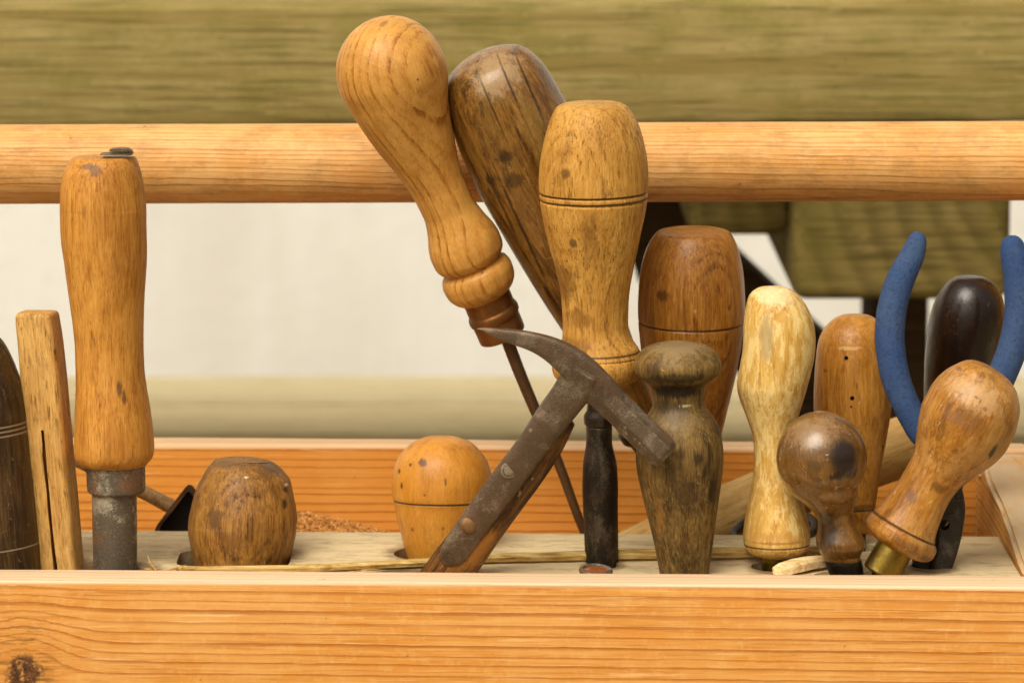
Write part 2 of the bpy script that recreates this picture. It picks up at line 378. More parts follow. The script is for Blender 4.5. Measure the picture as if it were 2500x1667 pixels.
def pine(name, base, late, pale, spacing=0.0042, axis='X', slope=0.0, knot=None, late_str=0.8, seed=0.0, wav=0.0025, blotch=0.35, rough=0.6,
         sap=None, grain_v=(0, 0.25, 1), bump=0.35, fine=0.25, dust=None, dust_amt=0.0, specks=0.5, coat=0.0, smudge=0.0, worn_holes=()):
    """sawn softwood: sharp-edged late-wood lines along the board, silky fibres, blotches, an optional knot and sapwood edge"""
    g = G(name); p = g.tc; ps = g.vec('ADD', p, (seed * .37, seed * .11, seed * .19))
    x, y, z = g.sep(p)
    L, = ({'X': (x,), 'Y': (y,), 'Z': (z,)}[axis])
    st = {'X': (1, 7, 7), 'Y': (7, 1, 7), 'Z': (7, 7, 1)}[axis]
    v = g.vec('DOT_PRODUCT', p, grain_v)
    w = g.noise(g.vec('MULTIPLY', ps, tuple(6 * s for s in st)), 1, 3, 0.5)
    w3 = g.noise(g.vec('MULTIPLY', ps, tuple(420 if s > 1 else 70 for s in st)), 1, 4, 0.7)
    v = g.math('ADD', v, g.math('MULTIPLY', g.math('SUBTRACT', w, .5), wav * 2)); v = g.math('ADD', v, g.math('MULTIPLY', g.math('SUBTRACT', w3, .5), 0.0011))
    v = g.math('ADD', v, g.math('MULTIPLY', L, slope))
    km = None
    if knot:                                                          # growth lines part round the knot
        k, rk = knot
        d = g.vec('SUBTRACT', p, k); dx, dy, dz = g.sep(d)
        wr = g.noise(g.vec('MULTIPLY', ps, (150, 150, 150)), 1, 6, 0.7)
        rr = g.math('ADD', g.math('SQRT', g.math('ADD', g.math('MULTIPLY', dx, dx), g.math('MULTIPLY', g.math('MULTIPLY', dz, dz), 0.55))), g.math('MULTIPLY', g.math('SUBTRACT', wr, .5), rk * 1.3))
        fall = g.math('EXPONENT', g.math('MULTIPLY', g.math('MULTIPLY', rr, rr), -1 / (rk * 2.6) ** 2))
        sg = g.math('MULTIPLY', g.ss(dz, -rk * 2, rk * 2, -1, 1), rk * 1.7)
        v = g.math('SUBTRACT', v, g.math('MULTIPLY', fall, sg))
        km = g.ss(rr, rk * 1.15, rk * 0.7); ko = g.ss(rr, rk * 3.0, rk * 1.0)
    vs = g.math('DIVIDE', v, spacing)
    un = g.noise(g.comb(g.math('MULTIPLY', vs, 0.55), seed, 0.0), 1, 1)
    vs = g.math('ADD', vs, g.math('MULTIPLY', un, 1.1))
    saw = g.math('FRACT', vs); idx = g.noise(g.comb(g.math('FLOOR', vs), seed + 3.3, 0), 3.1, 0)
    lw = g.math('MULTIPLY', g.ss(saw, 0.60, 0.93), g.ss(saw, 1.0, 0.955)); lw = g.math('POWER', lw, 1.4)
    brk = g.noise(g.vec('MULTIPLY', ps, tuple(26 * s for s in st)), 1, 4, 0.6)
    lw = g.math('MULTIPLY', lw, g.math('MULTIPLY', g.ss(idx, 0.25, 0.7, 0.45, 1.0), g.ss(brk, 0.3, 0.55, 0.55, 1.0)))
    fs = tuple(850 if s > 1 else 26 for s in st)
    fib = g.noise(g.vec('MULTIPLY', ps, fs), 1, 4, 0.62)
    bl = g.noise(g.vec('MULTIPLY', ps, (34, 34, 34)), 1, 5, 0.6)
    col = g.mix(g.math('MULTIPLY', g.ss(bl, 0.40, 0.68), blotch), ambr(base), ambr(pale))
    col = g.mix(g.math('MULTIPLY', g.ss(fib, 0.42, 0.62), fine), col, ambr(pale))
    fd = g.noise(g.vec('MULTIPLY', g.vec('ADD', ps, (2, 5, 1)), fs), 1, 5, 0.7)
    col = g.mix(g.math('MULTIPLY', g.ss(fd, 0.50, 0.68), fine * 1.2), col, g.mix(0.6, ambr(base), ambr(late)))
    ml = g.noise(g.vec('MULTIPLY', ps, (260, 260, 260)), 1, 4, 0.7)
    col = g.mix(g.math('MULTIPLY', g.ss(ml, 0.50, 0.66), fine * .8), col, ambr(pale))
    if sap is not None:                                               # paler sapwood towards the top edge
        zt, dep, sc_ = sap
        col = g.mix(g.ss(g.math('ADD', z, g.math('MULTIPLY', g.math('SUBTRACT', w, .5), dep)), zt - dep, zt - dep * .4), col, lin(sc_))
        lw = g.math('MULTIPLY', lw, g.ss(z, zt - dep * .2, zt - dep, 0.5, 1.0))
    col = g.mix(g.math('MULTIPLY', lw, late_str), col, ambr(late))
    sp = g.noise(g.vec('MULTIPLY', ps, (300, 300, 300)), 1, 2)
    col = g.mix(g.math('MULTIPLY', g.ss(sp, 0.72, 0.77), specks), col, lin((96, 60, 28)))
    frays = g.noise(g.vec('MULTIPLY', g.vec('ADD', ps, (4, 4, 4)), tuple(44 * s * (2.2 if s > 1 else .6) for s in st)), 1, 3, 0.6)
    col = g.mix(g.math('MULTIPLY', g.ss(frays, 0.635, 0.70), 0.26), col, lin((250, 216, 160)))
    if dust:
        dn = g.noise(ps, 60, 5, 0.65); nz = g.sep(g.n("ShaderNodeNewGeometry").outputs['Normal'])[2]      # dust settles on what faces up
        col = g.mix(g.math('MULTIPLY', g.math('MULTIPLY', g.ss(dn, 0.2, 0.55), dust_amt), g.ss(nz, 0.3, 0.8)), col, lin(dust))
    if smudge:
        sm = g.noise(g.vec('MULTIPLY', g.vec('ADD', ps, (6, 6, 6)), tuple(60 * (1 if s == 1 else 2.4) for s in st)), 1, 8, 0.74)
        col = g.mix(g.math('MULTIPLY', g.ss(sm, 0.47, 0.62), smudge), col, lin((112, 84, 48)))
    for hx, hy, hr in worn_holes:
        dd = g.math('SQRT', g.math('ADD', g.math('POWER', g.math('ABSOLUTE', g.math('SUBTRACT', x, hx)), 2.0), g.math('POWER', g.math('ABSOLUTE', g.math('SUBTRACT', y, hy)), 2.0)))
        dd = g.math('ADD', g.math('DIVIDE', dd, hr), g.math('MULTIPLY', g.math('SUBTRACT', ml, .5), .7))
        col = g.mix(g.math('MULTIPLY', g.ss(dd, 1.55, 0.95), 0.75), col, lin((98, 68, 36)))
    h = g.math('ADD', g.math('MULTIPLY', lw, 0.8), g.math('MULTIPLY', fib, 0.45))
    if km is not None:
        kc = g.noise(g.vec('MULTIPLY', ps, (420, 420, 420)), 1, 4, 0.7)
        kd = g.noise(g.vec('MULTIPLY', ps, (90, 90, 520)), 1, 5, 0.7); col = g.mix(g.math('MULTIPLY', ko, g.ss(kd, .45, .62, .15, .9)), col, g.mix(g.ss(kd, .5, .7), lin((178, 112, 40)), lin((104, 74, 28))))
        col = g.mix(km, col, g.ramp(kc, [(0.34, lin((44, 25, 12))), (0.54, lin((112, 68, 30))), (0.66, lin((206, 150, 70)))]))
        h = g.math('SUBTRACT', h, g.math('MULTIPLY', km, 1.2))
    nb = g.bump(h, 0.0006, bump)
    return g.done(col, g.math('ADD', rough, g.math('MULTIPLY', g.math('SUBTRACT', fib, .5), .2), clamp=True), nb, spec=0.3, coat=coat or None)

# ------------------------------------------------------------------ setting: ground, wall
def plain(name, col, var=0.12, scale=8, rough=0.85, bump=0.3, col2=None):
    g = G(name); a = g.noise(g.tc, scale, 6, 0.65); b = g.noise(g.tc, scale * 25, 3, 0.6)
    c2 = lin(col2) if col2 else tuple(v * (1 - var) for v in lin(col)[:3]) + (1,)
    c = g.mix(g.ss(a, 0.35, 0.65), lin(col), c2)
    return g.done(c, rough, g.bump(b, 0.002, bump), spec=0.2)

def weathered(name, base, moss, dark, pale, axis='X', moss_amt=0.6, seed=0.0, end=False, late=0.5):
    """grey-green weathered timber with algae: streaks along the grain, or tilted growth arcs on a sawn end"""
    g = G(name); ps = g.vec('ADD', g.tc, (seed * .7, seed * .3, seed * .9)); x, y, z = g.sep(ps)
    st = {'X': (1, 9, 9), 'Y': (9, 1, 9)}[axis]
    a = g.noise(g.vec('MULTIPLY', ps, tuple(4 if s == 1 else 120 for s in st)), 1, 7, 0.7)
    b = g.noise(g.vec('MULTIPLY', ps, tuple(14 if s == 1 else 420 for s in st)), 1, 5, 0.65)
    c = g.noise(ps, 26, 6, 0.68); d = g.noise(ps, 150, 4, 0.7)
    col = g.mix(g.ss(a, 0.38, 0.62), lin(base), lin(pale))
    col = g.mix(g.math('MULTIPLY', g.ss(b, 0.50, 0.64), 0.6), col, lin(dark))
    if end:
        ox, oy, oz = g.sep(g.tc); cc = P(2750, 360, 0.58); rx = g.math('SUBTRACT', ox, cc.x); rz = g.math('SUBTRACT', oz, cc.z); rr = g.math('SQRT', g.math('ADD', g.math('MULTIPLY', rx, rx), g.math('MULTIPLY', rz, rz)))
        rr = g.math('ADD', rr, g.math('ADD', g.math('MULTIPLY', c, 0.012), g.math('MULTIPLY', g.noise(ps, 7, 2), 0.022))); saw = g.math('FRACT', g.math('MULTIPLY', rr, 64))
        col = g.mix(g.math('MULTIPLY', g.math('MULTIPLY', g.ss(saw, 0.1, 0.7), g.ss(saw, 1.0, 0.72)), late), col, lin(dark))
    m = g.ss(g.math('ADD', g.math('MULTIPLY', a, .5), g.math('MULTIPLY', c, .5)), 0.45, 0.62)
    col = g.mix(g.math('MULTIPLY', m, moss_amt), col, lin(moss))
    col = g.mix(g.math('MULTIPLY', g.ss(d, 0.6, 0.72), 0.35), col, lin(dark))
    pl = g.noise(g.vec('MULTIPLY', ps, tuple(70 * s ** .5 for s in st)), 1, 3)
    col = g.mix(g.math('MULTIPLY', g.ss(pl, 0.63, 0.72), 0.45), col, lin(pale))
    return g.done(col, 0.85, g.bump(g.math('ADD', b, g.math('MULTIPLY', d, .4)), 0.002, 0.5), spec=0.2)

def wall_render():
    g = G("wall_render"); p = g.tc
    a = g.noise(g.vec('MULTIPLY', p, (9, 9, .9)), 1, 5, 0.6); b = g.noise(p, 2.2, 6, 0.65); c = g.noise(p, 60, 5, 0.7)
    col = g.mix(g.ss(a, 0.38, 0.64), lin((243, 240, 233)), lin((232, 227, 216)))                # faint rain streaks
    col = g.mix(g.math('MULTIPLY', g.ss(b, 0.45, 0.65), 0.5), col, lin((226, 221, 212)))
    col = g.mix(g.math('MULTIPLY', g.ss(c, 0.55, 0.72), 0.25), col, lin((216, 210, 196)))
    return g.done(col, 0.9, g.bump(c, 0.002, 0.4), spec=0.15)
I4 = Matrix.Identity(4)
def worldbox(name, mat, parent, *a, **k): return new_obj(name, box(*a, **k), mat, parent)

ground = new_obj("ground", box(-14, 14, -14, 14, -0.05, 0, bev=0), plain("paving", (132, 122, 96), col2=(108, 102, 72), scale=2), smooth=False)
tag(ground, "pale trodden ground below the garden table", kind="structure")
wall = new_obj("garden_wall", box(-3.2, 3.2, 2.02, 2.24, 0, 2.3, bev=0.01), wall_render(), None)
tag(wall, "cream rendered wall standing behind the mossy garden table", "wall")

# ------------------------------------------------------------------ garden table and benches (one piece of furniture)
tbl = empty("garden_table", Matrix.Translation((0, 0.9, 0)))
tag(tbl, "weathered mossy timber garden table with attached bench boards behind the toolbox", "table")
plankM = weathered("mossy_plank", (134, 116, 62), (104, 100, 30), (82, 72, 36), (162, 144, 92), moss_amt=0.6)
endM = weathered("mossy_end_grain", (114, 98, 48), (92, 84, 24), (56, 46, 16), (140, 120, 70), moss_amt=0.6, seed=4, end=True, late=0.38)
shadeM = weathered("dark_shaded_timber", (66, 46, 28), (56, 46, 18), (34, 22, 12), (78, 58, 36), moss_amt=0.25, seed=8)  # dark brown timber, with the shade under the table put into its colour
YT = 0.55
zt = P(0, 2, YT).z; zb = P(0, 309, YT).z
def tilted(vf, deg, piv):
    T = Matrix.Translation(piv) @ Matrix.Rotation(math.radians(deg), 4, 'Y') @ Matrix.Translation(-Vector(piv))
    return [T @ v for v in vf[0]], vf[1]
for k in range(3):
    new_obj("table_board", tilted(box(-0.95, 1.0, YT + k * 0.15, YT + k * 0.15 + 0.142, zb, zt, bev=0.004, seg=3, cuts=40, wob=0.0012, seed=k), -0.5, (0, YT, zt)), plankM, tbl)
pa, pb = P(1937, 500, YT + .03), P(2466, 734, YT + .03)
new_obj("bearer", box(pa.x, pb.x, YT + .03, YT + .43, pb.z, zb - .003, bev=0.007, seg=3), endM, tbl)
pa, pb = P(1674, 500, YT + .06), P(1931, 578, YT + .06)
new_obj("cleat", box(pa.x, pb.x, YT + .06, YT + .40, pb.z, zb - .003, bev=0.009, seg=3), endM, tbl)
pa, pb = P(2128, 740, YT + .2), P(2268, 740, YT + .2)
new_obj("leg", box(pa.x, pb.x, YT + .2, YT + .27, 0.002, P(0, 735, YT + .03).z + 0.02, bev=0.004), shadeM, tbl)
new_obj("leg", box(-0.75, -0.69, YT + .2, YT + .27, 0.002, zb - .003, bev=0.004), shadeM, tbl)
# diagonal brace from the table's underside down to the leg
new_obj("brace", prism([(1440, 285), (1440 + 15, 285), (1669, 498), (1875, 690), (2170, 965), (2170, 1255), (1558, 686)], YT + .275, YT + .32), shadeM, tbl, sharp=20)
paleSeat = weathered("pale_seat", (196, 180, 142), (176, 162, 116), (162, 146, 106), (210, 196, 160), moss_amt=0.5, seed=1)
greenSeat = weathered("green_seat", (204, 184, 140), (184, 166, 114), (168, 148, 102), (216, 198, 158), moss_amt=0.5, seed=2)
for y0, w in ((1.085, 0.105), (1.198, 0.105), (-0.03, 0.125), (0.105, 0.125)):
    new_obj("seat_board", box(-0.95, 1.0, y0, y0 + w, 0.41, 0.452 if y0 > .5 else 0.4515, bev=0.004, seg=2, cuts=30, wob=0.001, seed=y0 * 9),
            (paleSeat if y0 > 1.15 else greenSeat), tbl)
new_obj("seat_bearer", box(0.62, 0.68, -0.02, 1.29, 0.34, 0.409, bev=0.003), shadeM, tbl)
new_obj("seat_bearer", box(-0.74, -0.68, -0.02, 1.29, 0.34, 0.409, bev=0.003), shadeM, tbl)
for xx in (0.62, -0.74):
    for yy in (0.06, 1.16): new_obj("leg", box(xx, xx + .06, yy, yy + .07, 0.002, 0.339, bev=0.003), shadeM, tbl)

# ------------------------------------------------------------------ toolbox
ZR, ZS = 0.5936, 0.5876                      # rim of the front board, top of the tool shelf
BASE = Vector((0, 0.1, 0.4525))
TILT = Matrix.Translation(BASE) @ Matrix.Rotation(math.radians(0.40), 4, 'Y')
tb = empty("toolbox", TILT)
tag(tb, "open pine toolbox with a round carrying rail, holding the old hand tools", "toolbox")
def tbox(vf):
    T = TILT @ Matrix.Translation(-BASE); return [T @ v for v in vf[0]], vf[1]
def loc(v): return tuple(v - BASE)
XL, XR = -0.30, 0.1868
kn = P(54, 1658, 0.0) - BASE
frontM = pine("pine_front", (214, 141, 62), (158, 82, 14), (228, 170, 104), spacing=0.0037, slope=0.006, wav=0.0010, knot=((kn.x, kn.y, kn.z), 0.0064), late_str=0.8,
              sap=(ZR - BASE.z, 0.0018, (226, 194, 156)), grain_v=(0, 0.8, 1), seed=1, blotch=0.5, fine=0.5, rough=0.6)
backM = pine("pine_back", (222, 146, 58), (172, 92, 20), (230, 166, 88), spacing=0.0036, wav=0.0012, late_str=0.75, sap=(0.6077 - BASE.z, 0.0022, (232, 192, 146)), grain_v=(0, 0.3, 1), seed=5)
endB = pine("pine_end", (214, 152, 78), (168, 100, 36), (228, 184, 122), spacing=0.003, axis='Y', grain_v=(0.5, 0.0, 1), seed=9, dust=(206, 182, 144), dust_amt=1.0)
WORN = []
for hx_, hy_, hr_ in ((572, 1363, .019), (1051, 1351, .0138), (1469, 1379, .0066), (1892, 1383, .0089), (2272, 1380, .0072), (160, 1392, .012), (281, 1398, .013), (1010, 1404, .013)):
    q_ = PZ(hx_, hy_, ZS) - BASE; WORN.append((q_.x, q_.y, hr_))
shelfM = pine("pine_shelf", (212, 188, 152), (176, 146, 98), (216, 198, 164), spacing=0.006, late_str=0.35, grain_v=(0, 1, 0.2), seed=12, blotch=0.6, dust=(206, 186, 150), dust_amt=0.45, rough=0.85, bump=0.4, smudge=0.4, fine=0.5, worn_holes=WORN)
railM = pine("pine_rail", (218, 156, 90), (166, 98, 36), (232, 186, 132), spacing=0.0021, late_str=0.6, grain_v=(0, 0.65, 1), seed=15, wav=0.0035, blotch=0.6, rough=0.5, fine=0.45, coat=0.02, smudge=0.28)
new_obj("front_board", tbox(box(XL - .02, XR + .02, 0, 0.019, BASE.z, ZR, bev=0.0008, seg=3, cuts=90, wob=0.0003)), frontM, tb)
new_obj("back_board", tbox(box(XL - .02, XR + .02, 0.193, 0.209, BASE.z, 0.6077, bev=0.0012, seg=3, cuts=60, wob=0.0003, seed=4)), backM, tb)
prof = [(0.0195, .5918), (0.05, .5900), (0.068, .5922), (0.095, .5965), (0.125, .5998), (0.163, .6014), (0.180, .6050), (0.1925, .6066)]
def end_board(x0, x1):
    pts = [(0.0195, BASE.z)] + prof + [(0.1925, BASE.z)]
    n = len(pts); V = [Vector((x0, y, z)) for y, z in pts] + [Vector((x1, y, z)) for y, z in pts]
    Fc = [tuple(range(n)), tuple(range(2 * n - 1, n - 1, -1))] + [(i, i + n, (i + 1) % n + n, (i + 1) % n) for i in range(n)]
    return V, Fc
def bevelled(o, w=0.0016, seg=3):
    bm = bmesh.new(); bm.from_mesh(o.data)
    ed = [e for e in bm.edges if len(e.link_faces) == 2 and e.calc_face_angle(0) > 0.6]
    bmesh.ops.bevel(bm, geom=ed, offset=w, segments=seg, affect='EDGES'); bm.to_mesh(o.data); bm.free(); o.data.shade_smooth(); o.data.set_sharp_from_angle(angle=math.radians(45))
for x0, x1 in ((XR, XR + .0195), (XL - .0195, XL)):
    bevelled(new_obj("end_board", tbox(end_board(x0, x1)), endB, tb, smooth=False))
new_obj("floor_board", tbox(box(XL, XR, 0.0195, 0.1925, BASE.z + .0005, BASE.z + .012, bev=0)), backM, tb)
pa = P(2386, 1200, 0.1925)
new_obj("corner_batten", tbox(box(pa.x, XR - .0003, 0.186, 0.1927, BASE.z + .013, 0.5985, bev=0.0008)), endB, tb)
shelf = new_obj("tool_shelf", tbox(box(XL + .0003, XR - .0003, 0.0193, 0.119, ZS - .015, ZS, bev=0.0008)), shelfM, tb)
for x0, x1 in ((XR + .0198, XR + .036), (XL - .036, XL - .0198)):
    new_obj("upright", tbox(box(x0, x1, 0.115, 0.189, BASE.z, 0.775, bev=0.002)), endB, tb)
YR = 0.152
ra, rb = P(-300, 402.5, YR), P(2650, 392.5, YR); dr = (rb - ra).normalized()
ra = ra + dr * (XL - .037 - ra.x); rb = rb + dr * (XR + .037 - rb.x)
def cyl(a, b, r, seg=64, n=60, rough=0.004, seed=0):
    ax = (b - a).normalized(); w = Vector((0, 1, 0)) if abs(ax.y) < .8 else Vector((1, 0, 0)); u = ax.cross(w).normalized(); w = u.cross(ax)
    V = []; 
    for i in range(n + 1):
        for j in range(seg):
            f = 2 * math.pi * j / seg; c, s = math.cos(f), math.sin(f)
            k = r * (1 + rough * noise.noise(Vector((c * 1.2 + seed, s * 1.2, i * 0.35))))
            V.append(a + (b - a) * (i / n) + u * c * k + w * s * k)
    Fc = [(i * seg + j, i * seg + (j + 1) % seg, (i + 1) * seg + (j + 1) % seg, (i + 1) * seg + j) for i in range(n) for j in range(seg)]
    Fc += [tuple(range(seg))[::-1], tuple(range(n * seg, (n + 1) * seg))]
    return V, Fc
new_obj("carrying_rail", cyl(ra, rb, 97.0 / F * (YR + 1.45) * 1.005, n=120), railM, tb)

# ------------------------------------------------------------------ tools
HOLES = []
def tool(name, label, cat, parts, Y, group=None, hole=None):
    """parts: (name, rows, material maker, options); Y: (y0, Y0, y1, Y1) depth along the picture height"""
    y0, Y0, y1, Y1 = Y
    Yf = lambda py: Y0 + (Y1 - Y0) * (py - y0) / (y1 - y0)
    r0, r1 = parts[0][1][0], parts[-1][1][-1]
    top, base = P(r0[0], r0[1], Yf(r0[1])), P(r1[0], r1[1], Yf(r1[1]))
    M = frame(base, top); root = empty(name, M); tag(root, label, cat, group)
    Mi = M.inverted(); objs = []
    for k, (pn, rows, mk, opt) in enumerate(parts):
        opt = dict(opt); spots = opt.pop('spots', ()); par = opt.pop('under', None); lab = opt.pop('label', None); opt_gcol = opt.pop('gcol', (58, 34, 14))
        vf = loft(rows, Yf, seed=opt.pop('seed', k + len(name)), **opt)
        sp = []
        if spots:
            bv = BVHTree.FromPolygons(vf[0], vf[1])
            for (px, py, rx, rz, colr, st, rag) in spots:
                hit = bv.ray_cast(CAM, ray(px, py).normalized())[0]
                if hit is None: continue
                mpp = (hit.y + 1.45) / F
                sp.append((Mi @ hit, (rx * mpp, max(rx, rz) * mpp * 1.6, rz * mpp), colr, st, rag))
        gc = opt_gcol
        for gv in (opt.get('grooves', ()) if gc else ()):
            q = P(gv[0], gv[1], Yf(gv[1])); sp.append((('band', (Mi @ q).z), gv[3] * 1.15 * (q.y + 1.45) / F, gc, .85, .25))
        mat = mk(sp) if callable(mk) else mk
        o = new_obj(pn, vf, mat, None if par is None else None, M=M)
        o.parent = root if par is None else objs[par]; o.matrix_parent_inverse = Matrix.Identity(4); o.matrix_basis = Matrix.Identity(4)
        if lab: o['label'] = lab
        objs.append(o)
    bpy.context.view_layer.update()
    if hole: HOLES.append(hole)
    return root, objs, Yf, M
def child(name, vf, mat, root, **k):
    o = new_obj(name, vf, mat, None, M=root.matrix_world.copy(), **k); o.parent = root; o.matrix_basis = Matrix.Identity(4); return o

DK = (44, 28, 16)
steel = metal("old_steel", seed=1); dark_iron = metal("dark_iron", (50, 40, 30), (140, 128, 106), (84, 54, 30), rust_amt=0.35, worn_amt=0.6, scale=120, rough=0.45, seed=2, stretch=.4)
black_iron = metal("black_iron", (30, 24, 18), (64, 56, 44), (52, 34, 20), rust_amt=0.3, worn_amt=0.35, rough=0.5, seed=3)
brass = metal("brass", (150, 122, 48), (206, 178, 92), (92, 70, 24), rust_amt=0.35, worn_amt=0.6, scale=150, rough=0.34, metallic=0.95, seed=4, bump=0.2)
copper = metal("copper", (150, 98, 50), (184, 130, 78), (98, 62, 30), rust_amt=0.5, worn_amt=0.5, scale=110, rough=0.38, metallic=0.8, seed=5, bump=0.2)
rod_steel = metal("brown_rod", (116, 84, 54), (140, 112, 80), (104, 58, 28), rust_amt=0.5, worn_amt=0.4, scale=100, seed=6)
ferruleM = metal("scuffed_ferrule", (104, 92, 74), (196, 184, 158), (136, 84, 42), rust_amt=.6, worn_amt=.95, scale=75, rough=.5, metallic=.35, seed=7)

# --- 1 tall beech handle, left
s, o = .7013, (0, 300)
def beech_l(sp): return wood("beech_tall", (158, 94, 32), (202, 138, 60), (220, 160, 84), ring=320, ring_str=0.12, fibre=0.6, pores=0.75, pore_col=(120, 70, 26), grime=(150, 104, 58), grime_amt=0.35,
                             grime_lo=.55, seed=1, spots=sp, rough=0.55, coat=0.08, scratch=0.12)
hand = LR([(117, 338, 390), (118, 262, 468), (124, 250, 474), (140, 238, 481), (170, 222, 490), (240, 210, 503), (300, 209, 509), (400, 212, 511), (500, 225, 509), (600, 240, 504), (700, 253, 500),
           (800, 262, 500), (860, 264, 503), (920, 264, 511), (1000, 261, 524), (1080, 258, 533), (1140, 257, 536), (1162, 260, 531), (1180, 270, 518), (1192, 290, 506), (1196, 340, 460)], s, o)
fer = LR([(1186, 296, 504), (1192, 299, 505), (1255, 302, 506), (1278, 304, 505), (1286, 312, 498), (1289, 326, 476)], s, o)
shk = LR([(1284, 320, 474), (1310, 320, 476), (1400, 322, 477), (1548, 326, 477), (1690, 330, 477)], s, o)
rt, ob, Yf, M = tool("chisel", "tall beech handled tool with a bent nail on top and grey steel socket", "chisel",
    [("handle", hand, beech_l, dict(spots=[(213, 408, 20, 9, (122, 86, 58), .8, .9), (232, 418, 16, 16, (116, 80, 54), .8, .9), (292, 950, 9, 26, (92, 62, 36), .85, .7), (303, 972, 6, 22, (92, 62, 36), .8, .7), (205, 520, 6, 20, (150, 96, 46), .7, .6)])),
     ("ferrule", fer, ferruleM, {}), ("socket", shk, ferruleM, dict(rough=.02))], (380, .056, 1400, .052))
a = P(294, 375, .052)
def slab(pts, wy, th, seg=10):
    """a bent strip of sheet: centre points in the picture, depth half-width, thickness in px"""
    return loft(PATH([(x, y, th) for x, y in pts]), lambda py: .050, seg=16, step=3, power=5, rough=.02)
def strip(pts, hw, Yc):
    rows = PATH([(x, y, t, hw * w) for x, y, t, w in pts]); return loft(rows, lambda py: Yc, seg=20, step=2.0, power=4.5, rough=.03)
child("bent_nail", merge(strip([(246, 376, 1.2, .5), (256, 375.5, 1.6, .9), (290, 375, 2.0, 1), (312, 375, 2.6, 1), (322, 374, 3.2, .7), (325, 373, 2.4, .4)], 30, .052),
                         strip([(268, 367, 2.2, .5), (276, 366, 3.6, .9), (292, 365, 4.4, 1), (310, 366, 4.6, 1), (319, 370, 4.4, .8), (323, 374, 3.6, .6)], 22, .052)),
      metal("nail_iron", (120, 100, 72), (206, 186, 150), (96, 70, 40), seed=11, worn_amt=.6, scale=300), rt)

# --- 2 square slotted stick
st_rows = LR([(100, 655, 160, 655), (72, 656, 188, 656), (63, 661, 197, 661), (59, 672, 202, 672), (66, 760, 216, 760), (84, 1000, 240, 1000), (112, 1280, 266, 1280), (141, 1545, 289, 1545), (154, 1680, 302, 1680)], s, o)
sq = []
for cx, cy in ((1, -1), (1, 1), (-1, 1), (-1, -1)):
    for t in np.linspace(0, 1, 7):
        f = math.atan2(cy, cx) + (t - .5) * math.pi / 2; sq.append((cx * .66 + .32 * math.cos(f), cy * .66 + .32 * math.sin(f)))
def rotsec(sec, deg):
    c, sn = math.cos(math.radians(deg)), math.sin(math.radians(deg)); r = [(x * c - y * sn, x * sn + y * c) for x, y in sec]
    m = max(abs(x) for x, y in r); return [(x / m, y / m) for x, y in r]
sq = rotsec(sorted(sq, key=lambda p: math.atan2(p[1], p[0])), -9)
stickM = wood("speckled_stick", (164, 112, 54), (212, 162, 98), (226, 184, 122), ring=500, ring_str=.1, fibre=.5, pores=1.0, pore_scale=.62, pore_col=(92, 56, 18), streak=.9, flecks=1, grime=(120, 78, 30), grime_amt=.4, grime_scale=260, grime_lo=.5, seed=2, rough=.6, coat=0)
rt, ob, Yf, M = tool("slotted_stick", "square wooden stick with a long dark slot beside the tall beech handle", "stick",
    [("stick", [(r[0], r[1], r[2], r[3], r[2]) for r in st_rows], stickM, dict(section=sq, rough=.006, step=6))], (760, .060, 1385, .056))
sl = [(147, 1070, 5), (152, 1120, 5.5), (154, 1160, 7), (160, 1220, 6), (168, 1290, 5), (172, 1340, 6), (180, 1420, 5), (186, 1480, 6), (195, 1545, 7), (204, 1640, 7)]
pts = [(s * (x - w), o[1] + s * y) for x, y, w in sl] + [(s * (x + w), o[1] + s * y) for x, y, w in sl[::-1]]
pv_, pf_ = prism(pts, .0505, .0575); pv_ = [v - Vector((0, .02, 0)) if k < len(pts) else v for k, v in enumerate(pv_)]
carve(ob[0], [(pv_, pf_)], 30)

# --- 3 dark turned handle cut by the left edge
s3, o3 = .3828, (0, 820)
def darkH(sp): return wood("dark_turned", (46, 30, 18), (78, 54, 32), (112, 84, 54), ring=600, ring_str=.2, fibre=.6, pores=.5, pore_col=(28, 18, 10), grime=(36, 24, 14), grime_amt=.4, seed=3, rough=.38, coat=.25, spots=sp)
axr = AX((-66, 905), (50, 480), [(-110, 6), (-104, 30), (-92, 52), (-70, 76), (-40, 92), (0, 105), (60, 117), (120, 121), (134, 121), (150, 121), (230, 121), (330, 121), (420, 119), (480, 117), (560, 114)])
tool("turned_handle", "dark brown turned handle with pale scribed rings beside the slotted stick", "handle",
     [("handle", axr, darkH, dict(gcol=(138, 116, 88), grooves=[(-52, 1037, 2.2, 2.2), (-51, 1048, 2.2, 2.2), (-50, 1059, 2.2, 2.2), (-25, 1332, 1.6, 2.0)]))], (800, .056, 1385, .052))

